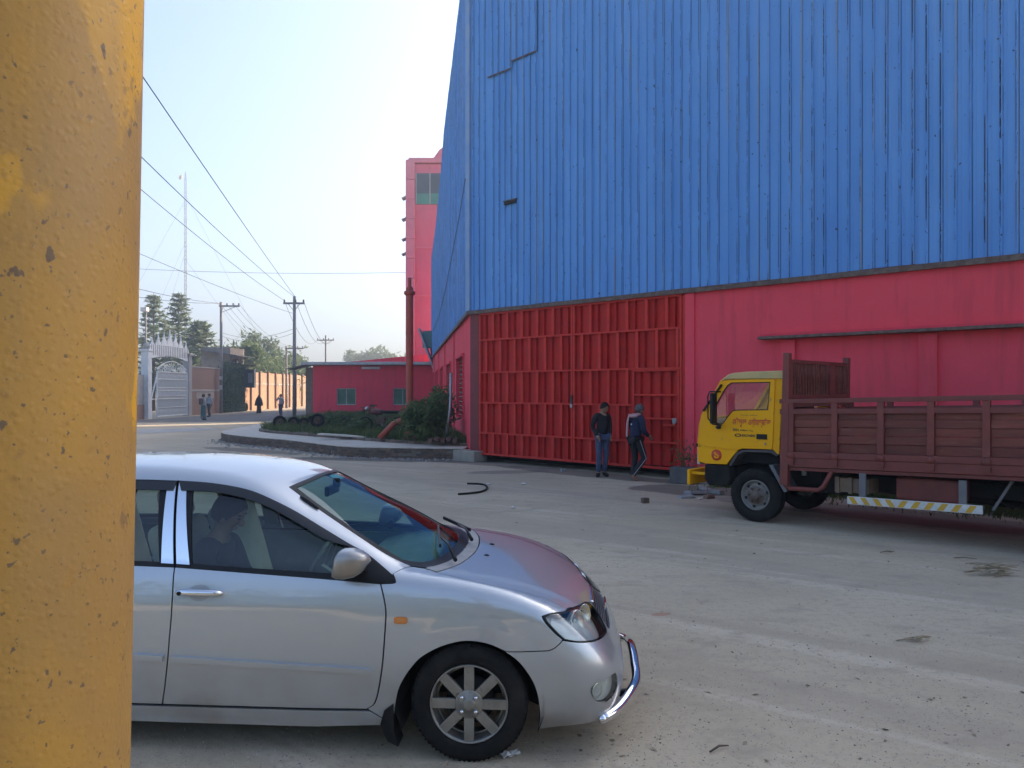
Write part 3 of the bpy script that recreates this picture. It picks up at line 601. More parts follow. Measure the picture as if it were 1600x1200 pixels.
# ornate white gate: plane x = WXL, runs along +Y from 52.4 to 59
gy0, gy1 = 52.3, 58.9
og = empty('ornate_gate', (WXL, gy0, 0), PI/2, 'white ornate steel gate under a crest of pointed finials', 'gate')     # local X runs along the wall, local -Y faces the road
GL = gy1-gy0
for x in (0, GL):
    mb = MB(); mb.box((x, 0, 2.3), (.55, .5, 4.6)).box((x, 0, 4.68), (.7, .64, .16)); mb.build('pillar', m_white if x == 0 else m_conc, og, bevel=.02)
MB().sphere((0, 0, 4.95), .24, 12, 8).build('pillar_ball', m_conc, og)
mb = MB(); n = 7; base = []; pts = []
for k in range(n):
    x0, w = .1+k*(GL-.2)/n, (GL-.2)/n; hgt = 1.1+.45*math.sin(PI*(k+.5)/n)+(.15 if k == 3 else 0)
    for fx, fz in ((0, .40), (.06, .55), (.14, .62), (.24, .64), (.32, .72), (.40, .80), (.46, .88), (.5, 1.05), (.54, .88), (.60, .80), (.68, .72), (.76, .64), (.86, .62), (.94, .55)): pts.append((x0+fx*w, 4.30+.25*math.sin(PI*(x0+fx*w)/GL)+hgt*fz))
pts.append((GL-.1, 4.72)); arch_ = [(GL-.1-(GL-.2)*k/12, 4.12+.28*math.sin(PI*k/12)) for k in range(13)]
mb.prism(pts+arch_, .07, Matrix(((1, 0, 0, 0), (0, 0, 1, -.16), (0, 1, 0, 0), (0, 0, 0, 1)))); mb.build('crest', m_white, og)
for k in range(1, 22): MB().box((.1+k*(GL-.2)/22, -.17, 4.75), (.03, .03, .75)).build('crest_rib', m_conc, og)
# leaf
lf0, lf1 = 1.15, GL-.55
lf = empty('gate_leaf', (0, -.18, 0), 0, parent=og)
for a, c in (((lf0, 0, .14), (lf1, 0, .14)), ((lf0, 0, 3.25), (lf1, 0, 3.25)), ((lf0, 0, .14), (lf0, 0, 3.25)), ((lf1, 0, .14), (lf1, 0, 3.25))): MB().bar(a, c, .09, .07).build('bar', m_white, lf)
for z in (.75, 1.35, 1.55, 1.95, 2.15, 2.75): MB().bar((lf0+.04, 0, z), (lf1-.04, 0, z), .06, .05).build('bar', m_white, lf)
mb = MB()
for k in range(1, 40):
    x = lf0+k*(lf1-lf0)/40; mb.bar((x, 0, .76), (x, 0, 1.34), .022).bar((x, 0, 2.16), (x, 0, 2.74), .022)
mb.build('balusters', m_white, lf)
mb = MB()
for z in (.45, 1.75, 3.0):
    for k in range(22):
        x = lf0+(k+.5)*(lf1-lf0)/22; hh = .2 if z != 1.75 else .17
        mb.bar((x-.1, 0, z-hh), (x+.1, 0, z+hh), .025).bar((x+.1, .01, z-hh), (x-.1, .01, z+hh), .025).lathe([(.07, -.01), (.095, -.01), (.095, .01), (.07, .01)], 8, Matrix.Translation((x, 0, z)) @ Matrix.Rotation(PI/2, 4, 'X'), True)
mb.build('scrollwork', m_white, lf)['kind'] = 'stuff'
MB().box(((lf0+lf1)/2, .03, 1.7), (lf1-lf0-.1, .012, 3.05)).build('backing_sheet', mat('pale_backing', (.38, .41, .41), (.46, .48, .47), 3, .7), lf)
MB().bar((.3, -.18, 1.35), (lf0, -.18, 3.0), .07).bar((.3, -.18, 1.35), (lf0, -.18, 1.35), .07).build('stay', m_white, og)
mb = MB(); ax = np.linspace(lf0, lf1, 15); az = 3.3+.75*np.sin(np.linspace(0, PI, 15)*.86+.2)
for i in range(14): mb.bar((ax[i], -.16, az[i]), (ax[i+1], -.16, az[i+1]), .05)
for k in range(34):
    x = random.uniform(lf0+.2, lf1-.2); top = float(np.interp(x, ax, az)); z = random.uniform(3.35, max(3.4, top-.15)); r = random.uniform(.08, .2)
    mb.lathe([(r, -.012), (r+.028, -.012), (r+.028, .012), (r, .012)], 10, Matrix.Translation((x, -.16, z)) @ Matrix.Rotation(PI/2, 4, 'X'), True)
mb.build('arched_scrollwork', m_white, og)
def wall_thing(name, label, x, y0, y1, h, th, m, parts=None, cat='wall'):
    t = empty(name, (x, y0, 0), PI/2, label, cat); MB().box(((y1-y0)/2, .2, h/2), (y1-y0, th, h)).build('brickwork', m, t); return t
wt = wall_thing('boundary_wall', 'brown brick wall panel between the ornate gate and the ivy', WXL, 59.25, 66.0, 3.75, .3, m_wallb)
MB().box((3.4, .03, 1.95), (6.7, .06, .16)).build('cement_band', m_conc, wt); MB().box((3.4, .2, 3.8), (6.75, .4, .1)).build('coping', m_conc, wt)
MB().box((3.2, .04, 1.55), (3.6, .03, .5)).build('cement_patch', mat('pale_render', (.36, .33, .30), (.26, .21, .18), 3, .9), wt)
wt0 = wall_thing('boundary_wall', 'pale lattice wall on the near side of the ornate gate', WXL, 44, 52.0, 3.0, .3, m_conc); MB().box((4, .03, .5), (8, .05, 1.0)).build('brick_base', m_wallb, wt0)
wo = wall_thing('boundary_wall', 'long sunlit orange brick wall with slim piers along the road', WXL-.6, 72, 138, 3.75, .3, m_walls)
for k in range(26): MB().box((.4+k*2.6, -.02, 1.95), (.22, .22, 3.9)).build('pier', mat('pier_weathered', (.24, .16, .11), (.30, .20, .14), 4, .9), wo)
MB().box((33, .02, 2.6), (66, .06, .10)).build('band', m_conc, wo)
# ivy-covered corner
iv = empty('ivy_wall', (WXL-.3, 66.2, 0), PI/2, 'corner of wall wholly covered in dark hanging ivy', 'ivy'); MB().box((2.7, .2, 1.95), (5.4, .5, 3.9)).build('wall_core', m_wallb, iv)
m_ivy = leaf_mat('ivy_leaf', (.045, .085, .035), (.08, .12, .05))
leaves('foliage', [(x, -.12-.1*random.random(), z, 1) for x in np.linspace(.1, 5.3, 16) for z in np.linspace(.2, 4.1, 12)], 7000, (.25, .12, .25), .10, m_ivy, iv, flat=0, droop=.8)
hut = empty('rooftop_hut', (WXL-1.6, 69, 0), 0, 'small hut with dark tin eaves rising above the ivy corner', 'hut')
MB().box((0, 1.4, 2.9), (2.6, 3.6, 5.8)).build('wall', mat('stained_render', (.34, .28, .22), (.24, .20, .17), 2, .9), hut); MB().box((.2, 1.2, 5.3), (4.0, 4.6, .08), Matrix.Rotation(R(8), 3, 'Y')).build('eaves', mat('old_tin', (.13, .13, .13)), hut)
MB().box((1.34, 1.4, 4.2), (.06, 1.0, .8)).build('window', m_glassd, hut)
cab_ = empty('meter_cabinet', (-24.55, 71.7, 0), 0, 'dark electrical cabinet mounted beside the ivy on a post', 'cabinet'); MB().box((0, 0, 3.05), (1.2, .5, 1.7)).build('box', mat('dark_steel', (.06, .065, .07), (.10, .10, .10), 3, .6), cab_, bevel=.02); MB().box((-.4, 0, 1.1), (.16, .16, 2.2)).build('post', m_rustw, cab_); MB().box((.25, -.27, 3.1), (.4, .03, .9)).build('door', m_conc, cab_)
MB().box((0, 0, 4.25), (1.7, .9, .10)).build('shelf', m_rustw, cab_)
# parked lorry beyond the annex, only its dark end shows
lor = empty('parked_lorry', (-15.3, 62.3, 0), .05, 'dark blue parked lorry beyond the annex corner', 'lorry')
MB().prism([(-1.1, .55), (1.1, .55), (1.1, 1.5), (.85, 2.5), (-.85, 2.5), (-1.1, 1.5)], 3.5, Matrix(((1, 0, 0, 0), (0, 0, 1, 0), (0, 1, 0, 0), (0, 0, 0, 1)))).build('body', mat('dark_blue_paint', (.02, .035, .07), (.03, .05, .09), 2, .35), lor, bevel=.08)
MB().box((0, -.02, 2.0), (1.5, .04, .7)).build('windscreen', m_glassd, lor); MB().box((0, -.1, .6), (2.2, .2, .3)).build('bumper', m_blk, lor)
for x in (-.85, .85):
    for y in (.8, 2.8): MB().lathe([(.28, -.13), (.46, -.12), (.48, 0), (.46, .13), (.28, .13)], 20, Matrix.Translation((x, y, .48)) @ Matrix.Rotation(PI/2, 4, 'Y'), True).build('wheel', m_blk, lor)

# ================================================================ poles, wires, mast
m_pole = mat('weathered_pole', (.20, .19, .18), (.27, .26, .25), 3, .85, c3=(.12, .11, .10), scale3=6, lo3=.6, hi3=.7)
m_wire = mat('wire_black', (.045, .05, .055))
def pole(base, h, arms, label, lean=0, r=.15, plates=()):
    t = empty('utility_pole', base, 0, label, 'utility pole', 'utility poles'); MB().tube([(0, 0, -.1), (0, 0, h)], [r, r*.68], 10).build('shaft', m_pole, t)
    for x0, x1, z in arms:
        a = MB().box(((x0+x1)/2, -.12, z), (x1-x0, .10, .13)).build('crossarm', m_pole, t); xs = (x0+.08, (x0+x1)/2+.12, x1-.08) if x1-x0 < 1.55 else (x0+.08, x0+(x1-x0)*.38, x0+(x1-x0)*.68, x1-.08)
        for x in xs: MB().lathe([(.03, 0), (.07, .06), (.045, .1), (.07, .14), (.03, .2), (.001, .2)], 8, Matrix.Translation((x, -.12, z+.06))).build('insulator', mat('insulator', (.10, .08, .07)), a)
        for x in (x0+.35, x1-.35): 
            if abs(x) > .15: MB().bar((x, -.1, z-.05), (0, -.08, z-.55), .04).build('brace', m_pole, t)
    for z, s in plates: MB().box((.02, -r-.01, z), (.26, .02, s)).build('notice', mat('pale_enamel', (.6, .6, .58)), t)
    return t
PA, PB, PC, PD, PE = ground(345.5, 646), ground(460, 653.5), at(509, 610, 95), at(447.5, 610, 84), at(472, 610, 150)
for p in (PC, PD, PE): p.z = 0
hA = at(0, 472, PA.y).z; hB = at(0, 463, PB.y).z; hC = at(0, 524, 95).z; hD = at(0, 541, 84).z
pole(PA, hA, [(-.12, 1.62, hA-.35)], 'grey pole before the ivy with one arm reaching over the road', plates=((3.0, .28), (2.2, .4)))
pole(PB, hB, [(-.75, .75, hB-.5)], 'grey pole with T shaped arm standing by the annex awning')
pole(PC, hC, [(-1.05, 1.05, hC-.6)], 'distant T armed pole rising behind the annex roof')
pole(PD, hD, [(-.1, 1.9, hD-.25)], 'slim distant pole against the roadside trees')
pole(PE, 8.6, [(-1.3, 1.3, 8.3)], 'faintest pole far along the road behind the awning')
def wire(pts, label, r=.012, group='overhead wires'):
    mb = MB(); mb.tube(pts, r, 5); return tag(mb.build('overhead_wire', m_wire), label, 'wire', group)
def top(P, x, z): return Vector((P.x+x, P.y-.12, z))
def beyond(px, py, Y, P, drop, k=1.7):      # carry a span on to a support out of view
    q = at(px, py, Y); return P+(q-P)*k
tb = hB-.3
for (px, py), (ax_, az_), dr, lb in (((222, 100), (.05, hB), .25, 'steepest overhead wire rising from the T armed pole by the awning'), ((222, 212), (0.0, hB-.02), .6, 'second overhead wire rising from the top of the pole by the awning'),
                                 ((222, 268), (-.67, tb), .6, 'overhead wire rising from the outer end of the awning pole arm')):
    P = top(PB, ax_, az_); el = (HOR-py)/FPX; Yq = (8.9-CAM_H)/el; q = at(px, py, Yq); far_ = P+(q-P)*1.9
    wire(sag(P, far_, 30, dr), lb, .013)
q = at(222, 379, (8.0-CAM_H)/((HOR-379)/FPX)); P = top(PB, -.1, hB-1.2); wire(sag(P, P+(q-P)*2.2, 30, .5), 'lower overhead wire passing above the pole by the ivy', .012)
for j, (x, lb) in enumerate(((-.04, 'inner'), (.5, 'middle'), (1.1, 'outer'), (1.55, 'outermost'))):
    wire(sag(top(PA, x, hA-.15), top(PD, -.05+x*1.15, hD-.1), 12, 1.1), f'{lb} wire running down the road from the ivy pole arm', .012)
for (px, py), lb in (((214, 424), 'upper slack wire reaching the ivy pole over the fir trees'), ((214, 437), 'lower slack wire reaching the ivy pole over the fir trees')):
    P = top(PA, -.1, hA-.12); q = at(px, py, 46); wire(sag(P, P+(q-P)*3.2, 16, 1.2), lb, .016)
for x, lb in ((-.67, 'outer'), (.12, 'middle'), (.67, 'inner')): wire(sag(top(PB, x, tb), top(PC, x*1.4, hC-.45), 12, 1.6), f'{lb} wire from the awning pole to the distant T armed pole', .014)
for z, lb in ((hA-2.6, 'upper'), (hA-2.9, 'lower')): wire(sag(top(PA, .1, z), top(PB, -.1, z-.6), 12, .5), f'{lb} telephone wire between the ivy pole and the awning pole', .012)
wire(sag(at(-700, 300, 58), Vector((TX0, TY0+.2, at(0, 425, TY0).z)), 20, 1.9), 'thin cable crossing the whole sky to the pink factory block', .014)
MX = at(290, 610, 110); MX.z = 0
mast = empty('radio_mast', MX, 0, 'slender guyed lattice radio mast with a small dish at its tip', 'mast'); MH = at(0, 268, 110).z; mb = MB(); q3 = [(.16*math.cos(a), .16*math.sin(a)) for a in (R(90), R(210), R(330))]
for x, y in q3: mb.tube([(x, y, 0), (x, y, MH-1)], .035, 5)
for k in range(int(MH/.6)):
    z = k*.6
    for j in range(3): mb.bar((*q3[j], z), (*q3[(j+1) % 3], z+.6), .022)
mb.tube([(0, 0, MH-1), (0, 0, MH)], .04, 6); mb.build('lattice', m_pole, mast)
MB().lathe([(.0, 0), (.3, .08), (.42, .2)], 14, Matrix.Translation((-.45, -.2, MH-.9)) @ Matrix.Rotation(R(-70), 4, 'Y')).build('dish', m_conc, mast)
for k in range(9): MB().bar((-.35, 0, MH*.45+k*1.9), (.35, 0, MH*.45+k*1.9), .03).build('rung', m_pole, mast)
for j, (x, y, z) in enumerate(((-13, -3, MH*.88), (-8, 5, MH*.66), (15, -4, MH*.9), (11, 6, MH*.62), (-4, -9, MH*.7))): mb = MB(); mb.tube([(0, 0, z), (x, y, 3)], .014, 4); mb.build('guy_wire', m_wire, mast)
sl = at(228, 610, 62); sl.z = 0; lampo = empty('street_lamp', sl, 0, 'street lamp with pale square head behind the ornate gate', 'street lamp'); MB().tube([(0, 0, 0), (0, 0, 8.3)], [.09, .06], 8).build('post', m_pole, lampo); MB().box((0, -.2, 8.45), (.5, .5, .35)).build('lamp_head', mat('pale_enamel', (.6, .6, .58)), lampo, bevel=.04)

# ================================================================ trees
m_fir = leaf_mat('fir_leaf', (.12, .165, .10), (.18, .22, .13)); m_tr = leaf_mat('tree_leaf', (.09, .145, .05), (.15, .19, .07)); m_pale = leaf_mat('pale_leaf', (.09, .13, .05), (.13, .17, .075))
def fir(loc, h, r, label, n=2600):
    t = empty('feathery_tree', loc, 0, label, 'tree', 'feathery trees behind the ornate gate'); b = MB(); b.tube([(0, 0, 0), (0, 0, h*.5), (0, 0, h)], [.2, .13, .02], 8); cs = []; k = 0
    for z in np.arange(h*.16, h*.98, h*.042):
        L = r*(1-(z/h)**1.5)*random.uniform(.65, 1.15)+.25
        for j in range(4):
            a = 2.4*k+j*1.57+random.uniform(-.3, .3); e = Vector((math.cos(a)*L, math.sin(a)*L, z+L*.28)); s = Vector((0, 0, z)); b.tube([s, s.lerp(e, .5)+Vector((0, 0, L*.05)), e], [.045, .03, .01], 4)
            for f_ in np.linspace(.25, 1, 6): q = s.lerp(e, f_); cs.append((*q, .13+.075*L*(1.2-f_)))
        k += 1
    b.build('trunk', m_bark, t); leaves('crown', cs, int(n*.55), (1, 1, .42), .17, m_fir, t, flat=.6, elong=2.3); return t
fir(at(240, 610, 74)*Vector((1, 1, 0)), 11.3, 3.0, 'feathery tall tree rising behind the crest beside the street lamp', 3000)
fir(at(279, 610, 78)*Vector((1, 1, 0)), 12.0, 3.6, 'tallest feathery tree standing in front of the radio mast', 3800)
fir(at(313, 610, 75)*Vector((1, 1, 0)), 8.8, 3.6, 'broad dark feathery tree spreading toward the ivy pole', 3800)
def broad(loc, h, r, m, label, n=2600, size=.22, group='roadside trees', crowns=9, low=.35, nm='leafy_tree'):
    t = empty(nm, loc, 0, label, 'tree', group); b = MB(); b.tube([(0, 0, 0), (.1, .1, h*.35), (0, 0, h*.6)], [.05*h**.8, .035*h**.8, .02*h**.8], 8); cs = []
    for k in range(crowns):
        a = 2*PI*k/crowns*2.4; q = random.uniform(.2, .85)*r; e = Vector((math.cos(a)*q, math.sin(a)*q, h*random.uniform(low+.15, .9))); b.tube([(0, 0, h*.32), e*.6+Vector((0, 0, h*.12)), e], [.03*h**.7, .018*h**.7, .01], 5)
        cs += [(*(e+Vector((random.uniform(-1, 1)*r*.3, random.uniform(-1, 1)*r*.3, random.uniform(-.4, .5)*r*.5))), r*random.uniform(.16, .28)) for _ in range(4)]
    b.build('trunk', m_bark, t); leaves('crown', cs, n, 1, size, m, t, flat=.2); return t
G0 = Vector((1, 1, 0))
broad(at(375, 610, 86)*G0, 7.4, 2.2, m_tr, 'rounded green tree just behind the hut', 2200)
broad(at(411, 610, 100)*G0, 9.3, 2.6, m_pale, 'pale upright tree rising above the orange wall', 2400)
broad(at(424, 610, 92)*G0, 6.2, 3.0, m_tr, 'spreading tree overhanging the orange wall', 3600, .2, low=.15)
broad(at(440, 610, 104)*G0, 6.9, 3.2, m_pale, 'dusty green tree further along the orange wall', 3200, .22, low=.1)
broad(at(457, 610, 120)*G0, 7.2, 3.2, m_tr, 'tree at the far end of the orange wall', 2400, .25, low=.1)
broad(at(396, 610, 92)*G0, 5.6, 2.4, m_tr, 'low tree filling the gap behind the wall piers', 2200, .2, low=.2)
for px, py, w, lb in ((552, 549, 2.6, 'hazy far tree with a narrow crown above the annex roof'), (581, 541, 3.4, 'hazy far tree with a tall crown above the annex roof'), (607, 548, 3.0, 'hazy far tree beside the vent pipe top'), (621, 552, 2.4, 'low hazy far tree nearest the pink factory block')):
    broad(at(px, 610, 190)*G0, at(px, py, 190).z, w, m_tr, lb, 1300, .42, 'hazy trees beyond the roofs', 8, .3)
b = MB(); x = -300.0; 
def far_wood():
    C = []
    for k in range(420):
        x = random.uniform(-260, 260); y = 330+random.uniform(0, 60); C.append((x, y, random.uniform(1, 6.5)+2*math.sin(x*.05), random.uniform(1.2, 2.4)))
    return C
tag(leaves('far_woodland', far_wood(), 9000, 1, 1.1, m_tr, None), 'hazy line of far woodland on the horizon', 'woodland', kind='stuff')

# ================================================================ silver saloon car: body surface
class Sp:
    "natural cubic spline"
    def __init__(s, pts):
        pts = sorted(pts); x = np.array([p[0] for p in pts], float); y = np.array([p[1] for p in pts], float)
        n = len(x); A = np.zeros((n, n)); r = np.zeros(n); A[0, 0] = A[-1, -1] = 1; hh = np.diff(x)
        for i in range(1, n-1):
            A[i, i-1] = hh[i-1]; A[i, i] = 2*(hh[i-1]+hh[i]); A[i, i+1] = hh[i]
            r[i] = 6*((y[i+1]-y[i])/hh[i]-(y[i]-y[i-1])/hh[i-1])
        s.x, s.y, s.m, s.h = x, y, np.linalg.solve(A, r), hh
    def __call__(s, q):
        q = np.clip(np.asarray(q, float), s.x[0], s.x[-1]); i = np.clip(np.searchsorted(s.x, q)-1, 0, len(s.h)-1)
        h = s.h[i]; a = (s.x[i+1]-q)/h; b = (q-s.x[i])/h
        return a*s.y[i]+b*s.y[i+1]+((a**3-a)*s.m[i]+(b**3-b)*s.m[i+1])*h*h/6
def smax(a, b, k):
    h = np.maximum(k-np.abs(a-b), 0)/k
    return np.maximum(a, b)+h*h*k/4
def smin(a, b, k): return -smax(-a, -b, k)
def sstep(e0, e1, v):
    t = np.clip((v-e0)/(e1-e0), 0, 1); return t*t*(3-2*t)
CAR_SIDE = Sp([(.05,.70),(.12,.765),(.17,.80),(.24,.829),(.32,.838),(.45,.849),(.58,.854),(.7,.848),(.8,.836),(.9,.815),(1.0,.785),(1.15,.72)])
CAR_TOP = Sp([(-3.8,.95),(-3.4,1.04),(-3.0,1.04),(-2,1.01),(-1,1.0),(-.5,.985),(-.2,.960),(.1,.918),(.25,.883),(.4,.828),(.52,.770),(.62,.705),(.70,.635),(.95,.28)])
CAR_FRONT = Sp([(.05,.72),(.15,.80),(.22,.835),(.32,.852),(.44,.852),(.52,.835),(.60,.79),(.68,.735),(.8,.66),(1.0,.5)])
CAR_GH = Sp([(.8,.83),(.9,.805),(1.0,.778),(1.1,.748),(1.2,.713),(1.3,.672),(1.4,.622),(1.5,.56),(1.6,.49)])
CAR_ROOF = Sp([(.25,.74),(0,.865),(-.19,.965),(-.5,1.135),(-.8,1.297),(-1.0,1.403),(-1.15,1.460),(-1.4,1.505),(-1.7,1.53),(-2.1,1.54),(-2.5,1.53),(-2.8,1.48),(-3.05,1.35),(-3.3,1.15),(-3.6,.9)])
def carF(x, y, z):
    x, y, z = np.broadcast_arrays(np.asarray(x, float), np.asarray(y, float), np.asarray(z, float))
    ay = np.abs(y)
    r0 = np.hypot(x, z-.307); r1 = np.hypot(x+2.72, z-.307)
    fl = .003*(sstep(.47, .40, r0)+sstep(.47, .40, r1))*sstep(.05, .2, z)
    pl = .03*sstep(.05, .6, x)**1.5+.03*sstep(-2.6, -3.6, x)
    side = ay-(CAR_SIDE(z)-pl+fl)
    u = ay/.80
    top = z-(CAR_TOP(x+.02*u**2.2*sstep(-.6, .3, x))-.006*u**2.4-.004*u**8+.006*sstep(.66, .58, ay-.10*sstep(0, .6, x)*-1)*sstep(-.5, -.1, x))
    front = x-(CAR_FRONT(z)-.06*u**2-.15*u**6)
    rear = -x-(3.62-.03*np.abs(z-.5)/.3-.10*u**2-.10*u**6)
    L = smax(smax(side, top, .085), smax(front, rear, .02), .10)
    L = smax(L, .12-z, .06)
    g = ay-(CAR_GH(z)-.045*sstep(-.9, -.2, x)-.07*sstep(-2.2, -3.3, x))
    t = z-(CAR_ROOF(x+.17*(ay/.68)**2*sstep(-2.0, -.9, x))-.055*(ay/.62)**2.2*sstep(-.5, -1.2, x)-.0*ay)
    G = smax(smax(g, t, .09), x-.12, .02)
    return smin(L, G, .035)
def _solve(ox, oy, oz, dx, dy, dz, tmax):
    lo = np.zeros(np.broadcast(ox, oy, oz, dx, dy, dz).shape); hi = lo+tmax
    for _ in range(34):
        m = (lo+hi)/2; inside = carF(ox+dx*m, oy+dy*m, oz+dz*m) < 0
        lo = np.where(inside, m, lo); hi = np.where(inside, hi, m)
    return np.stack([ox+dx*lo, oy+dy*lo, oz+dz*lo], -1)
AX = .55
def P_pol(x, th):      # ray in the cross-section plane; th=0 near side (-y), pi/2 up
    x = np.asarray(x, float); th = np.asarray(th, float); z0 = np.zeros_like(x)
    return _solve(x, z0, z0+AX, z0, -np.cos(th), np.sin(th), 1.4)
def P_cyl(ph, z):      # ray in a horizontal plane from (.0,0); ph=0 near side (-y), pi/2 forward
    ph = np.asarray(ph, float); z = np.asarray(z, float); z0 = np.zeros_like(z)
    return _solve(z0+.1, z0, z, np.sin(ph), -np.cos(ph), z0, 1.4)
def car_normal(p):
    e = 1.5e-3; x, y, z = p[..., 0], p[..., 1], p[..., 2]
    n = np.stack([carF(x+e,y,z)-carF(x-e,y,z), carF(x,y+e,z)-carF(x,y-e,z), carF(x,y,z+e)-carF(x,y,z-e)], -1)
    return n/np.linalg.norm(n, axis=-1, keepdims=True)
def P_back(ph, z):     # rays towards the tail; ph=0 near side, pi/2 backward
    ph = np.asarray(ph, float); z = np.asarray(z, float); z0 = np.zeros_like(z)
    return _solve(z0-2.95, z0, z, -np.sin(ph), -np.cos(ph), z0, 1.4)
QS = .8
MODES = {'pol': (lambda p: (p[0], QS*math.atan2(p[2]-AX, -p[1])), lambda q: P_pol(q[:, 0], q[:, 1]/QS)),
         'cyl': (lambda p: (QS*math.atan2(p[0]-.1, -p[1]), p[2]), lambda q: P_cyl(q[:, 0]/QS, q[:, 1])),
         'back': (lambda p: (QS*math.atan2(-p[0]-2.95, -p[1]), p[2]), lambda q: P_back(q[:, 0]/QS, q[:, 1]))}
def curve3(pts, n=5):
    "smooth line through the points"
    P = [Vector(p) for p in pts]
    if len(P) < 3: return P
    P = [P[0]*2-P[1]]+P+[P[-1]*2-P[-2]]; out = []
    for i in range(1, len(P)-2):
        for k in range(n):
            t = k/n; a, b, c, d = P[i-1:i+3]; out.append(.5*((2*b)+(c-a)*t+(2*a-5*b+4*c-d)*t*t+(3*b-a-3*c+d)*t**3))
    return out+[P[-2]]
def chain(*segs):
    out = []
    for s in segs:
        for p in (curve3(s) if len(s) > 2 else [Vector(q) for q in s]):
            if not out or (p-out[-1]).length > .003: out.append(p)
    if (out[0]-out[-1]).length < .003: out.pop()
    return out
def poly(pts): return [Vector(p) for p in pts]
def sym(half):
    "half outline (y<=0) from one point of the centre line to the other, closed by its mirror image"
    return half+[Vector((p.x, -p.y, p.z)) for p in reversed(half) if p.y < -.004]
def panel_mesh(name, outline, mode='pol', holes=(), off=0.0, skirt=.014, d=.03, mirror=False):
    to, back = MODES[mode]; loops = []
    for L in [outline, *holes]:
        q = [to(p) for p in L]; dense = []
        for i in range(len(q)):
            a, b = np.array(q[i]), np.array(q[(i+1) % len(q)]); k = max(1, int(np.linalg.norm(b-a)/(d*.8)))
            dense += [tuple(a+(b-a)*j/k) for j in range(k)]
        loops.append(dense)
    A = np.array(loops[0]); gx = np.arange(A[:, 0].min(), A[:, 0].max(), d); gy = np.arange(A[:, 1].min(), A[:, 1].max(), d)
    X, Y = [v.ravel() for v in np.meshgrid(gx, gy)]; k = in_poly(X, Y, loops[0])
    for h in loops[1:]: k &= ~in_poly(X, Y, h)
    B = np.array([p for l in loops for p in l]); G = np.stack([X[k], Y[k]], 1)
    if len(G): G = G[(np.linalg.norm(G[:, None]-B[None], axis=2).min(1) > d*.45)]
    edges = []; o = 0
    for l in loops: edges += [(o+i, o+(i+1) % len(l)) for i in range(len(l))]; o += len(l)
    r = delaunay_2d_cdt([Vector(p) for p in B]+[Vector(p) for p in G], edges, [], 0, 1e-6)
    Q = np.array([tuple(v) for v in r[0]]); T = np.array([t for t in r[2]]); C = Q[T].mean(1); keep = in_poly(C[:, 0], C[:, 1], loops[0])
    for h in loops[1:]: keep &= ~in_poly(C[:, 0], C[:, 1], h)
    T = T[keep]; P = back(Q); Nn = car_normal(P); P = P+Nn*off
    fn = np.cross(P[T[:, 1]]-P[T[:, 0]], P[T[:, 2]]-P[T[:, 0]]); flip = (fn*Nn[T].mean(1)).sum(1) < 0; T[flip] = T[flip][:, ::-1]
    V = [P]; NN = [Nn]; F = T.tolist(); nv = len(P)
    if skirt:
        cnt = {}
        for t in T:
            for i in range(3): cnt.setdefault(tuple(sorted((t[i], t[(i+1) % 3]))), []).append((t[i], t[(i+1) % 3]))
        for e in [v[0] for v in cnt.values() if len(v) == 1]:
            a, b = e; ed = P[b]-P[a]; sn = np.cross(ed, Nn[a]); sn /= np.linalg.norm(sn)+1e-9
            V.append(np.array([P[a], P[b], P[b]-Nn[b]*skirt, P[a]-Nn[a]*skirt])); NN.append(np.array([sn]*4)); F.append([nv+1, nv, nv+3, nv+2]); nv += 4
    V = np.concatenate(V); NN = np.concatenate(NN)
    if mirror: V = V*np.array([1, -1, 1]); NN = NN*np.array([1, -1, 1]); F = [f[::-1] for f in F]
    me = bpy.data.meshes.new(name); me.from_pydata(V.tolist(), [], F); me.update(); me.polygons.foreach_set('use_smooth', [True]*len(F))
    me.normals_split_custom_set_from_vertices([tuple(x) for x in NN]); return me
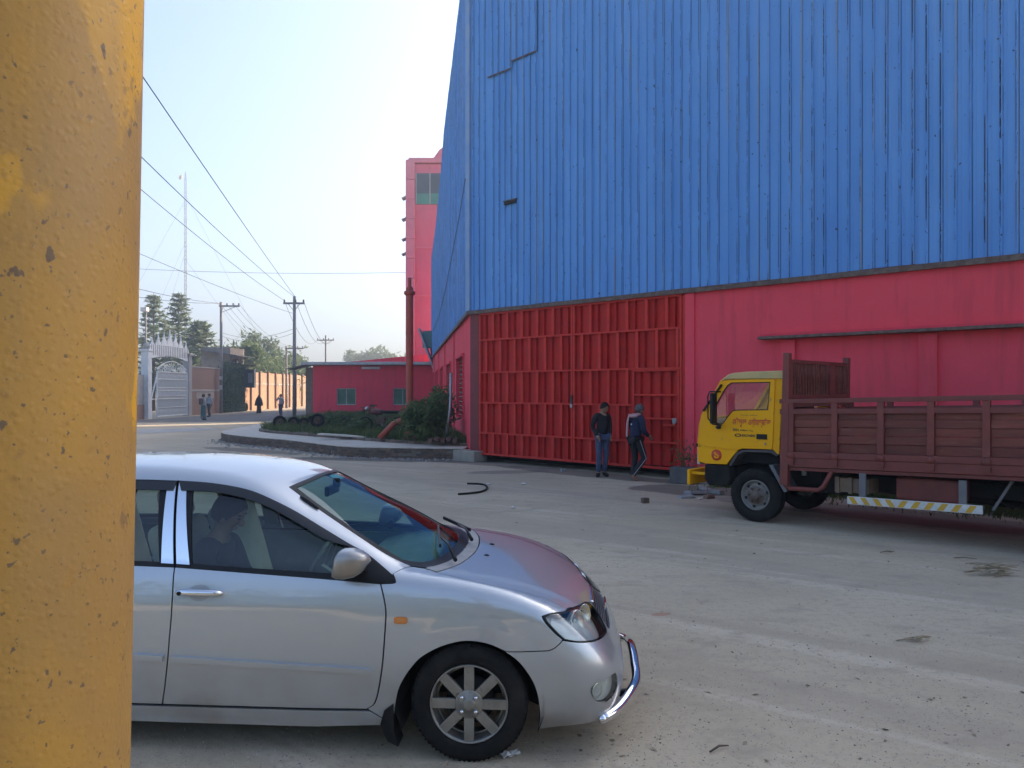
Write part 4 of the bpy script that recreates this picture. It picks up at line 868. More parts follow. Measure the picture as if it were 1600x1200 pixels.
def car_paint():
    m = bpy.data.materials.new('silver_paint'); m.use_nodes = True; N = m.node_tree.nodes; Lk = m.node_tree.links; b = N['Principled BSDF']
    b.inputs['Metallic'].default_value = .65; b.inputs['Roughness'].default_value = .38; b.inputs['Coat Weight'].default_value = .9; b.inputs['Coat Roughness'].default_value = .03
    tc = N.new('ShaderNodeTexCoord'); t = N.new('ShaderNodeTexNoise'); t.inputs['Scale'].default_value = 3; t.inputs['Detail'].default_value = 8; Lk.new(tc.outputs['Object'], t.inputs['Vector'])
    sx = N.new('ShaderNodeSeparateXYZ'); Lk.new(tc.outputs['Object'], sx.inputs[0])
    r = N.new('ShaderNodeMapRange'); r.inputs[1].default_value = .55; r.inputs[2].default_value = .15; Lk.new(sx.outputs[2], r.inputs[0])     # road dust low on the body
    ml = N.new('ShaderNodeMath'); ml.operation = 'MULTIPLY'; Lk.new(r.outputs[0], ml.inputs[0]); t2 = N.new('ShaderNodeMapRange'); t2.inputs[1].default_value = .3; t2.inputs[2].default_value = .62; Lk.new(t.outputs[0], t2.inputs[0]); Lk.new(t2.outputs[0], ml.inputs[1])
    x = N.new('ShaderNodeMix'); x.data_type = 'RGBA'; x.inputs[6].default_value = (.44, .475, .50, 1); x.inputs[7].default_value = (.30, .27, .235, 1); Lk.new(ml.outputs[0], x.inputs[0]); Lk.new(x.outputs[2], b.inputs['Base Color'])
    rr = N.new('ShaderNodeMapRange'); rr.inputs[3].default_value = .32; rr.inputs[4].default_value = .44; Lk.new(t.outputs[0], rr.inputs[0]); Lk.new(rr.outputs[0], b.inputs['Roughness'])
    cw = N.new('ShaderNodeMath'); cw.operation = 'MULTIPLY_ADD'; cw.inputs[1].default_value = -.9; cw.inputs[2].default_value = 1.0; b.inputs['Coat IOR'].default_value = 1.7; Lk.new(ml.outputs[0], cw.inputs[0]); Lk.new(cw.outputs[0], b.inputs['Coat Weight'])
    return m
m_paint = car_paint(); m_trim = mat('black_trim', (.008, .008, .009), (.013, .013, .013), 8, .4, spec=.25); m_chrome = mat('chrome', (.75, .76, .78), None, rough=.07, metal=1)
m_worn = mat('worn_alloy', (.30, .285, .25), (.22, .205, .18), 9, .42, metal=.6, c3=(.10, .09, .08), scale3=26, lo3=.6, hi3=.7)
m_under = mat('underbody', (.012, .012, .012), (.02, .019, .018), 4, .9)
m_sglass = glass('tinted_side_glass', (.58, .68, .64), .0); m_wglass = glass('windscreen_glass', (.52, .80, .74), .02); m_visor = glass('smoked_visor', (.06, .06, .06), .05, .05)
m_lens = glass('clear_lens', (.88, .92, .9), .06); m_refl = mat('lamp_reflector', (.66, .68, .66), (.5, .52, .50), 14, .3, metal=.25)
m_beige = mat('beige_fabric', (.42, .39, .31), (.48, .45, .37), 6, .9, bump=.2); m_grey = mat('grey_dash', (.15, .16, .155), (.20, .20, .195), 5, .7)
m_amber = mat('amber_lens', (.55, .16, .02), (.45, .12, .02), 20, .12, coat=1)
YAW = R(-4.0)
car = empty('silver_car', (-.1667, 4.8646, 0), YAW, 'silver saloon car with chrome bull bar and a driver inside', 'car')
def P_(name, out, m, parent=car, **k):
    o = link(name, panel_mesh(name, out, **k), m, parent); return o
def both(name, out, m, parents=(None, None), **k):
    return [P_(name, out, m, parents[i] or car, mirror=bool(i), **k) for i in (0, 1)]
WS = [(-1.102,-.468,1.388),(-.976,-.514,1.314),(-.811,-.563,1.221),(-.65,-.614,1.135),(-.498,-.643,1.05),(-.351,-.640,.981)]
WSB = [(-.351,-.640,.981),(-.25,-.60,.968),(-.17,-.42,.962),(-.13,-.2,.962),(-.12,0,.962)]
WST = [(-1.045,0,1.426),(-1.058,-.25,1.412),(-1.102,-.468,1.388)]
WIN = [(-1.696,-.593,1.435),(-1.494,-.597,1.422),(-1.287,-.61,1.39),(-1.133,-.625,1.335),(-.981,-.639,1.264),(-.826,-.67,1.186),(-.673,-.698,1.108),(-.586,-.706,1.066),(-.496,-.726,1.005),(-.425,-.765,.962)]
WINR = [(-1.696,-.593,1.435),(-2.05,-.59,1.435),(-2.4,-.60,1.40),(-2.7,-.635,1.31),(-2.88,-.69,1.17),(-3.0,-.755,1.02)]
RG = [(-3.30,-.60,1.06),(-3.12,-.53,1.22),(-2.92,-.47,1.38),(-2.86,-.42,1.43)]; RGT = [(-2.86,-.42,1.43),(-2.83,-.2,1.46),(-2.82,0,1.465)]
P_('roof', sym(chain(WST, WS, [(-.351,-.640,.981),(-.425,-.765,.962)], WIN[::-1], WINR, [(-3.0,-.755,1.02),(-3.2,-.74,1.0)], [(-3.2,-.74,1.0),(-3.30,-.60,1.06)], RG, RGT)), m_paint, d=.035)
ws = P_('windscreen', sym(chain(WST, WS, WSB)), m_wglass, off=-.004, d=.04, skirt=0)
inner = sym(chain([(-1.02,0,1.41),(-1.03,-.24,1.40),(-1.065,-.435,1.372)], [(-1.065,-.435,1.372),(-.93,-.482,1.292),(-.66,-.575,1.15),(-.507,-.602,1.065),(-.40,-.60,1.0)], [(-.40,-.60,1.0),(-.30,-.54,.985),(-.235,-.40,.98),(-.20,-.2,.98),(-.19,0,.98)]))
P_('windscreen_border', sym(chain(WST, WS, WSB)), m_trim, ws, holes=[inner], off=.001, skirt=.004)
P_('rear_window', sym(chain(RGT[::-1], RG[::-1], [(-3.30,-.60,1.06),(-3.38,-.3,1.06),(-3.40,0,1.06)])), m_sglass, off=-.004, d=.05, skirt=0)
# doors
DB = [(-1.617,-.787,.984),(-1.603,-.843,.794),(-1.615,-.855,.567),(-1.632,-.849,.42),(-1.657,-.84,.263)]
DF = [(-.481,-.807,.918),(-.462,-.82,.86),(-.446,-.836,.79),(-.446,-.847,.712),(-.458,-.853,.53),(-.479,-.844,.393),(-.505,-.838,.30),(-.545,-.834,.266)]
BL = [(-1.617,-.787,.984),(-1.1,-.8,.957),(-.74,-.805,.936),(-.481,-.807,.918)]
def shift(L, dx=0, dz=0): return [(p[0]+dx, p[1], p[2]+dz) for p in L]
fd = both('front_door', chain(BL, DF, [DF[-1], DB[-1]], DB[::-1]), m_paint)
RD = [(-2.80,-.80,1.012),(-2.72,-.83,.90),(-2.60,-.85,.79),(-2.47,-.855,.70),(-2.36,-.855,.58),(-2.31,-.85,.45),(-2.30,-.84,.262)]
rd = both('rear_door', chain(shift(DB, -.008)[::-1], [shift(DB, -.008)[0], (-2.2,-.79,1.0), RD[0]], RD, [RD[-1], shift(DB, -.008)[-1]]), m_paint)
both('sill', chain([(-.53,-.83,.252),(-2.295,-.83,.252)], [(-2.295,-.83,.252),(-2.295,-.8,.175)], [(-2.295,-.8,.175),(-.45,-.8,.175)], [(-.45,-.8,.175),(-.45,-.82,.20),(-.53,-.83,.252)]), m_paint)
# window frames, glass, chrome centre posts
GT = [(-1.60,-.62,1.392),(-1.494,-.62,1.386),(-1.287,-.64,1.352),(-1.133,-.65,1.298),(-.981,-.665,1.226),(-.826,-.69,1.148),(-.70,-.705,1.085)]
GLS = chain(GT, [GT[-1], (-.615,-.77,.952)], [(-.615,-.77,.952),(-1.1,-.78,.98),(-1.53,-.775,1.004)], [(-1.53,-.775,1.004),GT[0]])
FRM = chain(WIN, [(-.425,-.765,.962),(-.404,-.793,.936),(-.41,-.802,.925),(-.481,-.806,.922)], shift(BL, 0, .004)[::-1], [(-1.617,-.787,.988),(-1.696,-.593,1.435)])
FRM = [p-Vector((0, 0, .004)) if p.z > 1.0 else p for p in FRM]
for i, d_ in enumerate(fd):
    P_('window_frame', FRM, m_trim, d_, holes=[GLS], off=-.002, mirror=bool(i)); P_('window_glass', GLS, m_sglass, d_, off=-.008, skirt=0, mirror=bool(i), d=.05)
    P_('rain_visor', chain(shift(WIN[:8], 0, -.012), [(-.60,-.706,1.058),(-.69,-.715,1.095),(-.81,-.717,1.132),(-.964,-.688,1.207),(-1.171,-.659,1.303),(-1.425,-.635,1.366),(-1.66,-.63,1.378)], [(-1.66,-.63,1.378),(-1.69,-.59,1.42)]), mat('visor_plastic', (.02, .021, .023), None, rough=.25), d_, off=.012, skirt=.01, mirror=bool(i))
    P_('post_cover', poly([(-1.688,-.6,1.425),(-1.643,-.6,1.423),(-1.538,-.78,.998),(-1.613,-.78,1.003)]), m_chrome, d_, off=.005, skirt=.006, mirror=bool(i))
GR = chain([(-1.80,-.60,1.40),(-2.1,-.61,1.398),(-2.4,-.63,1.36),(-2.64,-.66,1.27)], [(-2.64,-.66,1.27),(-2.78,-.77,1.045)], [(-2.78,-.77,1.045),(-2.3,-.775,1.03),(-1.715,-.775,1.012)], [(-1.715,-.775,1.012),(-1.80,-.60,1.40)])
FR2 = chain(WINR, [(-3.0,-.755,1.02),(-2.80,-.79,1.016)], [(-2.80,-.79,1.016),(-2.2,-.79,1.005),(-1.625,-.787,.988)], [(-1.625,-.787,.988),(-1.704,-.593,1.432)])
for i, d_ in enumerate(rd):
    P_('window_frame', FR2, m_trim, d_, holes=[GR], off=-.003, mirror=bool(i)); P_('window_glass', GR, m_sglass, d_, off=-.008, skirt=0, mirror=bool(i), d=.05)
    P_('rain_visor', chain([(-1.70,-.6,1.423),(-2.05,-.6,1.423),(-2.4,-.61,1.388),(-2.66,-.64,1.31)], [(-2.66,-.64,1.31),(-2.62,-.655,1.285),(-2.38,-.64,1.345),(-2.05,-.63,1.378),(-1.71,-.63,1.378)]), MATS['visor_plastic'], d_, off=.012, skirt=.01, mirror=bool(i))
    P_('post_cover', poly([(-1.752,-.6,1.425),(-1.704,-.6,1.425),(-1.630,-.78,1.003),(-1.700,-.78,1.006)]), m_chrome, d_, off=.005, skirt=.006, mirror=bool(i))
# mouldings and handles on the doors
def handle(x0, x1, z, d_, i):
    s = 1 if i else -1
    P_('handle_bowl', chain([(x0+.06+.065+.063*math.cos(a), -.83, z+.046*math.sin(a)) for a in np.linspace(0, 2*PI, 20)[:-1]]), mat('bowl_shadow', (.33, .34, .35), None, rough=.4, metal=.5), d_, off=.0012, skirt=0, d=.02, mirror=bool(i))
    P = P_pol(np.linspace(x0, x1, 9), np.full(9, math.atan2(z-AX, .83))); N_ = car_normal(P); o_ = np.array([.012, .026, .033, .036, .037, .036, .033, .026, .012])[:, None]; P = P+N_*o_
    P[:, 1] *= -s; mb = MB(); mb.tube([tuple(p) for p in P], [.012, .018, .02, .02, .02, .02, .02, .018, .012], 10); mb.build('handle', m_chrome, d_)
    if not i: MB().lathe([(.011, 0), (.011, .008), (.001, .008)], 12, Matrix.Translation(P[1]+np.array([0, -.017, 0])) @ Matrix.Rotation(PI/2, 4, 'X')).build('lock', m_trim, d_)
for i in (0, 1):
    handle(-1.585, -1.325, .862, fd[i], i); handle(-2.62, -2.36, .885, rd[i], i)
    P_('side_moulding', poly([(-1.608,-.855,.529),(-.545,-.852,.488),(-.52,-.852,.482),(-.51,-.852,.474),(-.52,-.85,.466),(-.545,-.85,.461),(-1.613,-.855,.498)]), m_paint, fd[i], off=.016, skirt=.018, mirror=bool(i))
    P_('side_moulding', poly([(-1.645,-.855,.530),(-2.28,-.852,.55),(-2.28,-.852,.52),(-1.648,-.855,.499)]), m_paint, rd[i], off=.016, skirt=.018, mirror=bool(i))
# front wings, bonnet, nose
HL = [(-.195,-.675,.955),(-.061,-.711,.936),(.081,-.735,.911),(.218,-.718,.881),(.388,-.672,.823),(.512,-.635,.763)]
HEAD = [(.384,-.815,.768),(.425,-.787,.776),(.5,-.7,.764),(.563,-.524,.74),(.617,-.321,.711)]
HEAD2 = [(.617,-.321,.711),(.641,-.27,.691),(.672,-.255,.663),(.714,-.322,.615),(.739,-.41,.58)]
HEAD3 = [(.739,-.41,.58),(.727,-.5,.586),(.693,-.627,.601),(.628,-.737,.617),(.559,-.786,.63),(.492,-.812,.649)]
HEAD4 = [(.492,-.812,.649),(.452,-.817,.686),(.402,-.819,.74),(.384,-.815,.768)]
ARCH = [(.198,-.868,.594),(.115,-.868,.629),(.028,-.868,.645),(-.053,-.868,.641),(-.153,-.869,.61),(-.241,-.87,.561),(-.288,-.869,.516),(-.336,-.865,.45),(-.372,-.859,.379),(-.39,-.853,.303),(-.405,-.833,.20)]
FB = [(.489,-.816,.646),(.459,-.827,.62),(.432,-.833,.604),(.392,-.837,.597),(.198,-.868,.594)]
wing = chain(shift(DF, .008)[::-1], [(-.473,-.806,.918),(-.405,-.802,.922),(-.398,-.793,.936),(-.418,-.765,.966)], [(-.418,-.765,.966),(-.345,-.655,.980),(-.25,-.655,.967),(-.195,-.683,.955)], [(p[0], p[1]-.006, p[2]) for p in HL], [(.512,-.641,.763),(.5,-.7,.766),(.425,-.787,.778),(.378,-.818,.77)], [(.378,-.818,.77),(.396,-.82,.737),(.446,-.82,.683),(.487,-.816,.648)], FB, ARCH, [(-.405,-.833,.20),(-.445,-.83,.20)], [(-.445,-.83,.20),(-.53,-.83,.262)])
wg = both('front_wing', wing, m_paint, d=.025)
for i in (0, 1): P_('side_repeater', chain([(-.36+.036*math.copysign(abs(math.cos(a))**.5, math.cos(a)), -.845, .741+.019*math.copysign(abs(math.sin(a))**.5, math.sin(a))) for a in np.linspace(0, 2*PI, 20)[:-1]]), m_amber, wg[i], off=.008, skirt=.009, d=.012, mirror=bool(i))
HR = [(-.05,0,.95),(-.055,-.15,.95),(-.085,-.40,.955),(-.135,-.57,.957),(-.195,-.668,.955)]
bon = P_('bonnet', sym(chain(HR, HL, [(.512,-.635,.763),(.563,-.524,.745),(.617,-.321,.716),(.635,-.27,.70)], [(.635,-.27,.70),(.655,-.2,.685),(.668,0,.675)])), m_paint, d=.03)
P_('cowl', sym(chain([(-.13,0,.96),(-.14,-.2,.96),(-.19,-.45,.96),(-.27,-.63,.97)], [(-.27,-.63,.97),(-.20,-.66,.958)], [(-.205,-.66,.956),(-.142,-.56,.957),(-.092,-.39,.955),(-.062,-.15,.95),(-.057,0,.95)])), mat('grey_cowl', (.22, .22, .215), (.3, .3, .29), 9, .5), off=.001, skirt=.03)
for y in (-.15, .2): MB().sphere(tuple(P_pol(np.array([.02]), np.array([math.atan2(.40, -y)]))[0]), .014, 8, 6, (1.3, 1, .6)).build('washer_jet', m_trim, bon)
for a, b_, c_ in (((-.12, -.50, .985), (-.28, -.10, 1.045), (-.33, .16, 1.06)), ((-.10, .10, .985), (-.24, .42, 1.03), (-.36, .58, 1.045))):
    mb = MB(); mb.tube([a, Vector(a).lerp(Vector(b_), .5)+Vector((.01, 0, .02)), b_], [.012, .008, .006], 6); mb.bar(Vector(b_)+(Vector(b_)-Vector(c_))*.9, c_, .012, .02); mb.build('wiper', m_trim, car)
GRL = [(.667,0,.668),(.655,-.195,.678),(.675,-.235,.655),(.718,-.318,.600),(.735,-.33,.568),(.775,-.18,.555),(.79,0,.555)]
gr = P_('grille', sym(chain(GRL)), m_trim, mode='cyl', off=-.02, skirt=0)
for z in np.arange(.575, .67, .016):
    yw = float(np.interp(z, [.56, .60, .66], [.32, .30, .20])); ys = np.linspace(-yw, yw, 13); P = P_cyl(np.arctan2(.62, -ys), np.full(13, z)); mb = MB(); mb.tube([tuple(p-np.array([.008, 0, 0])) for p in P], .0045, 5); mb.build('grille_bar', m_chrome if z > .655 else mat('grey_plastic', (.10, .10, .105), None, rough=.35), gr)
ys = np.linspace(-.2, .2, 13); P = P_cyl(np.arctan2(.57, -ys), np.full(13, .672)); mb = MB(); mb.tube([tuple(p) for p in P], .012, 8); mb.build('chrome_strip', m_chrome, gr)
MB().lathe([(.001, .012), (.035, .01), (.045, 0)], 16, Matrix.Translation((.745, 0, .62)) @ Matrix.Rotation(PI/2, 4, 'Y')).build('badge', m_chrome, gr)
hl_out = chain(HEAD, HEAD2, HEAD3, HEAD4)
for i in (0, 1):
    h_ = P_('headlight', hl_out, m_lens, mode='cyl', off=.002, skirt=.0, d=.03, mirror=bool(i)); s = -1 if i == 0 else 1
    P_('seal', hl_out, m_trim, h_, mode='cyl', holes=[[sum(hl_out, Vector())/len(hl_out)+(p-sum(hl_out, Vector())/len(hl_out))*.945 for p in hl_out]], off=.0025, skirt=.01, mirror=bool(i))
    P_('housing', hl_out, m_refl, h_, mode='cyl', off=-.055, skirt=-.05, mirror=bool(i), d=.05)
    for (x, y, z), r in (((.60, .62, .675), .062), ((.645, .43, .66), .058), ((.475, .755, .705), .035)):
        n_ = Vector((.80, s*.55, .1)).normalized(); M = Matrix.Translation((x-.045, s*(y-.035), z)) @ n_.to_track_quat('Z', 'Y').to_matrix().to_4x4()
        MB().lathe([(.012, -.035), (.6*r, -.02), (r, .02), (r*1.04, .018), (r*1.04, -.01)], 18, M).build('reflector', mat('bright_reflector', (.75, .76, .74), None, rough=.2, metal=.5), h_); MB().sphere(tuple(M @ Vector((0, 0, -.005))), .014, 8, 6).build('bulb', mat('bulb', (.7, .7, .66), None, rough=.1), h_)
BR = [(.198,-.868,.590),(.267,-.864,.538),(.327,-.855,.457),(.359,-.845,.381),(.376,-.836,.278),(.368,-.80,.165)]
BB = [(.368,-.80,.165),(.542,-.79,.19),(.66,-.74,.20),(.76,-.55,.205),(.82,-.25,.20),(.83,0,.20)]
FOG = chain([(.629,-.79,.383),(.66,-.775,.412),(.73,-.714,.418),(.772,-.648,.42),(.785,-.62,.37),(.776,-.637,.317),(.73,-.708,.293),(.677,-.76,.305),(.643,-.782,.344),(.629,-.79,.383)])
FOGm = [Vector((p.x, -p.y, p.z)) for p in FOG]
LOWG = chain([(.85,-.42,.40),(.86,0,.41),(.85,.42,.40),(.84,.45,.29),(.86,0,.27),(.84,-.45,.29),(.85,-.42,.40)])
bump_half = chain([(.79,0,.550),(.775,-.18,.550),(.742,-.325,.562),(.722,-.318,.600),(.680,-.243,.657),(.664,-.2,.676)], [(.664,-.2,.676),(.645,-.262,.688)], [(.645,-.262,.688),(.676,-.249,.660),(.72,-.322,.612),(.745,-.41,.576)], [(.745,-.41,.576),(.733,-.5,.582),(.693,-.627,.597),(.628,-.737,.612),(.559,-.786,.625),(.492,-.812,.641)], [(p[0], p[1], p[2]-.006) for p in FB], BR, BB)
bmp = P_('front_bumper', sym(bump_half), m_paint, mode='cyl', holes=[FOG, FOGm, LOWG], d=.03)
P_('lower_grille', LOWG, m_trim, bmp, mode='cyl', off=-.03, skirt=-.03)
for i in (0, 1):
    P_('fog_recess', FOG, m_refl, bmp, mode='cyl', off=-.03, skirt=-.03, mirror=bool(i)); P_('fog_lens', FOG, m_lens, bmp, mode='cyl', off=-.006, skirt=0, mirror=bool(i))
    MB().lathe([(.01, -.02), (.036, .012), (.04, .01)], 14, Matrix.Translation((.665, (-1 if i == 0 else 1)*.725, .355)) @ Vector((.72, (-1 if i == 0 else 1)*.69, 0)).to_track_quat('Z', 'Y').to_matrix().to_4x4()).build('fog_lamp', m_chrome, bmp)
bb = [(.70,-.73,.205),(.79,-.62,.222),(.87,-.48,.26),(.912,-.35,.283),(.918,-.2,.315),(.92,-.08,.335)]; bb = bb+[(x, -y, z) for x, y, z in bb[::-1]]; bb = curve3(bb, 4); bl_ = empty('bull_bar', (0, 0, 0), 0, parent=car)
mb = MB(); mb.tube(bb, .027, 14); mb.sphere(bb[0], .027, 12, 8); mb.sphere(bb[-1], .027, 12, 8); mb.build('bar', m_chrome, bl_)
for s in (-1, 1): MB().bar((.70, s*.5, .24), (.875, s*.49, .262), .03).build('bracket', m_trim, bl_)
# tail
BQ = [(-3.0,-.765,1.015),(-3.2,-.75,.995)]
def rarch(a0, a1, n): return [(-2.72+.352*math.cos(R(a)), -.86, .307+.352*math.sin(R(a))) for a in np.linspace(a0, a1, n)]
quarter = chain([(-2.808,-.80,1.008),(-3.0,-.765,1.012),(-3.22,-.745,.99)], [(-3.22,-.745,.99),(-3.27,-.80,.598)], [(-3.27,-.80,.598), rarch(124, 124, 1)[0]], rarch(124, -7, 12), [rarch(-7, -7, 1)[0], (-2.308,-.84,.262)], shift(RD, -.008)[::-1])
both('rear_quarter', quarter, m_paint)
P_('boot_lid', sym(chain([(-3.42,0,1.05),(-3.40,-.3,1.05),(-3.31,-.6,1.05),(-3.22,-.735,1.0)], [(-3.22,-.735,1.0),(-3.5,-.66,.95)], [(-3.5,-.66,.95),(-3.56,0,.95)])), m_paint, d=.05)
P_('rear_bumper', sym(chain([(-3.6,0,.93),(-3.5,-.66,.93),(-3.24,-.75,.97)], [(-3.24,-.75,.97),(-3.278,-.80,.590)], [(-3.278,-.80,.590), rarch(126, 126, 1)[0]], rarch(126, 197, 7), [rarch(197, 197, 1)[0], (-3.14,-.82,.19)], [(-3.14,-.82,.19),(-3.55,-.6,.2),(-3.62,0,.2)])), m_paint, mode='back', d=.04)
# dark inner shell behind the shut lines, floor, liners
ISH = chain([(-3.4,-.78,.95),(-.45,-.80,.90),(-.33,-.76,.95),(.05,-.78,.87),(.36,-.78,.76)], [(.36,-.78,.76),(.40,-.8,.62)], [(.40,-.8,.62),(.23,-.83,.62)], [(p[0]*1.08, p[1], .307+(p[2]-.307)*1.08) for p in ARCH], [(-.44,-.8,.2),(-2.28,-.8,.19)], [(-2.28,-.8,.19),(-2.30,-.84,.307),(-2.36,-.84,.50),(-2.5,-.84,.63),(-2.72,-.84,.69),(-2.94,-.84,.63),(-3.08,-.84,.5)], [(-3.08,-.84,.5),(-3.4,-.78,.5)])
for i in (0, 1): P_('inner_shell', ISH, m_under, off=-.022, skirt=0, d=.06, mirror=bool(i))
MB().box((-1.36, 0, .24), (1.85, 1.5, .08)).box((.05, 0, .45), (1.1, .95, .45)).box((-2.8, 0, .45), (1.4, .95, .45)).build('floor_pan', m_under, car)
for x in (0, -2.72):
    for s in (-1, 1):
        mb = MB(); a = np.linspace(R(-25), R(205), 16); vs = [(x+.395*math.cos(t), s*y, .307+.36*math.sin(t)) for t in a for y in (.83, .45)]
        mb.add(vs, [(2*k, 2*k+2, 2*k+3, 2*k+1) for k in range(15)]); mb.add([(x, s*.46, .307)]+[(x+.395*math.cos(t), s*.46, .307+.36*math.sin(t)) for t in a], [(0, k+1, k+2) for k in range(15)]); mb.build('arch_liner', m_under, car)
for s in (-1, 1): MB().prism([(-.40, .30), (-.40, .16), (-.375, .075), (-.43, .10), (-.47, .19), (-.45, .26)], .13, Matrix(((1, 0, 0, 0), (0, 0, 1, -.845 if s < 0 else .715), (0, 1, 0, 0), (0, 0, 0, 1)))).build('mud_flap', m_blk, car)
# wheels
def car_wheel(x, s):
    w = empty('wheel', (x, s*.765, .307), 0, parent=car); M = Matrix.Rotation(PI/2 if s < 0 else -PI/2, 4, 'X')      # lathe +Z points outwards
    r = .309; prof = [(.205, .055), (.212, .078), (.235, .086), (.27, .083), (.293, .070), (.3015, .058)]
    for z in (.05, .018, .012, -.012, -.018, -.05): prof.append((r if abs(z) in (.05, .018) else r, z)) if abs(z) != .012 else prof.append((r-.006, z))
    prof += [(.3015, -.058), (.27, -.083), (.21, -.078), (.205, -.055)]
    MB().lathe(prof, 64, M, True).build('tyre', m_blk, w)
    tb_ = MB()
    for k in range(72):
        a = 2*PI*k/72
        for zz, rr in ((.052, .2995),): tb_.box(M @ Vector((rr*math.cos(a), rr*math.sin(a), zz)), (.007, .012, .03), (M @ Matrix.Rotation(a, 4, 'Z') @ Matrix.Rotation(R(18), 4, 'Y')).to_3x3())
    tb_.build('tread_blocks', m_blk, w)['kind'] = 'stuff'
    MB().lathe([(.206, .06), (.207, .078), (.200, .080), (.194, .06), (.186, .03), (.178, -.06), (.19, -.065), (.2, -.05)], 48, M, True).build('rim', m_worn, w)
    MB().lathe([(.186, .0), (.186, .012), (.176, .018), (.170, .008)], 48, M, True).build('rim_step', m_worn, w)
    MB().lathe([(.13, -.02), (.13, .0), (.06, .01), (.001, .01)], 24, M).build('brake_disc', mat('brake_iron', (.03, .027, .025), None, rough=.6, metal=.4), w)
    for k in range(8):
        a = 2*PI*k/8+PI/2
        T = M @ Matrix.Rotation(a, 4, 'Z'); sp = MB(); sp.prism([(.05, -.024), (.09, -.0265), (.197, -.026), (.197, .026), (.09, .0265), (.05, .024)], .022, T @ Matrix.Translation((0, 0, .052))); sp.build('spoke', m_worn, w, bevel=.004)
        q = MB(); a2 = a+PI/8
    MB().lathe([(.075, .05), (.075, .074), (.068, .078), (.033, .078), (.031, .086), (.026, .089), (.001, .089)], 28, M).build('hub_cap', m_worn, w)
    for k in range(4):
        a = PI/4+k*PI/2; c = M @ Vector((.052*math.cos(a), .052*math.sin(a), .07)); mb = MB(); mb.lathe([(.0115, 0), (.0115, .016), (.008, .022), (.001, .023)], 6, Matrix.Translation(c) @ M); mb.build('lug_nut', m_chrome, w)
    return w
for x in (0, -2.72):
    for s in (-1, 1): car_wheel(x, s)
# door mirror, aerial, roof line trim
for s in (-1, 1):
    mr_ = empty('door_mirror', (-.60, s*.92, 1.052) if s < 0 else (-.78, .80, 1.03), 0, parent=car); mr_.scale = (.84, .9, .82); mb = MB()
    prof = [(-.105, .055, .06), (-.10, .078, .082), (-.075, .088, .092), (-.02, .09, .092), (.04, .08, .08), (.085, .055, .055), (.105, .015, .02)]; n = 20; vs = []
    for x, ry, rz in prof:
        for k in range(n):
            a = 2*PI*k/n; ca, sa = math.cos(a), math.sin(a); e = .62; vs.append((x*.95+.02*sa, ry*math.copysign(abs(ca)**e, ca), rz*math.copysign(abs(sa)**e, sa)-.01*x))
    mb.smooth = True; mb.add(vs, [(i*n+k, i*n+(k+1) % n, (i+1)*n+(k+1) % n, (i+1)*n+k) for i in range(len(prof)-1) for k in range(n)]+[tuple(range(len(vs)-n, len(vs)))]); mb.build('mirror_shell', m_paint, mr_)
    mb = MB(); mb.add([v for v in vs[:n]], [tuple(range(n))]); mb.build('mirror_glass', m_chrome, mr_)
    MB().tube([(.0, -s*.06, -.06), (.02, -s*.16, -.07)], [.035, .03], 10).build('mirror_stalk', m_trim, mr_)
aer = P_pol(np.linspace(-1.018, -.905, 5), np.array([math.atan2(z-AX, -y) for y, z in zip(np.linspace(-.515, -.545, 5), np.linspace(1.34, 1.277, 5))]))
aer = aer+car_normal(aer)*.006; MB().tube([tuple(p) for p in aer], [.007, .012, .012, .011, .007], 8).build('aerial_base', m_trim, car)
# cabin
for x in (-1.72, -2.62):
    for y in ((-.37, .37) if x > -2 else (-.38, .38)):
        st = empty('seat', (x, y, .36), 0, parent=car); T = Matrix.Rotation(R(-16), 3, 'Y')
        MB().box((.32, 0, .14), (.52, .5, .18)).build('cushion', m_beige, st, bevel=.06, seg=3); MB().box((-.02, 0, .50), (.16, .5, .66), T).build('backrest', m_beige, st, bevel=.06, seg=3); MB().box((-.11, 0, .92), (.11, .27, .20), T).build('headrest', m_beige, st, bevel=.05, seg=3)
db = MB(); db.prism([(-.30, .55), (-.30, .93), (-.42, .955), (-.62, .93), (-.80, .88), (-.82, .72), (-.68, .55)], 1.34, Matrix(((1, 0, 0, 0), (0, 0, 1, -.67), (0, 1, 0, 0), (0, 0, 0, 1)))); db.build('dashboard', m_grey, car, bevel=.03)
stw = MB(); Ms = Matrix.Translation((-.95, -.37, .90)) @ Matrix.Rotation(R(-66), 4, 'Y')
stw.lathe([(.178, 0), (.19, .012), (.202, 0), (.19, -.012)], 32, Ms, True); stw.bar(Ms @ Vector((-.18, 0, 0)), Ms @ Vector((.18, 0, 0)), .03, .02); stw.bar(Ms @ Vector((0, 0, 0)), Ms @ Vector((-.05, 0, -.3)), .05); stw.build('steering_wheel', m_grey, car)
MB().box((-.99, .0, 1.315), (.03, .24, .065)).box((-.96, 0, 1.36), (.05, .03, .06)).build('interior_mirror', m_trim, car, bevel=.012)
MB().box((-.995, .13, 1.382), (.004, .16, .06), Matrix.Rotation(R(-62), 3, 'Y')).build('windscreen_sticker', mat('cyan_sticker', (.10, .42, .45), (.3, .55, .55), 30, .6), car)
MB().box((-1.95, 0, 1.455), (1.2, .86, .012)).build('headlining', m_beige, car)
for s in (-1, 1): MB().box((-1.68, s*.665, 1.16), (.10, .02, .44), Matrix.Rotation(R(s*24), 3, 'X')).build('centre_post_trim', m_grey, car); MB().box((-1.4, s*.74, .60), (1.9, .04, .62)).build('door_lining', m_grey, car)

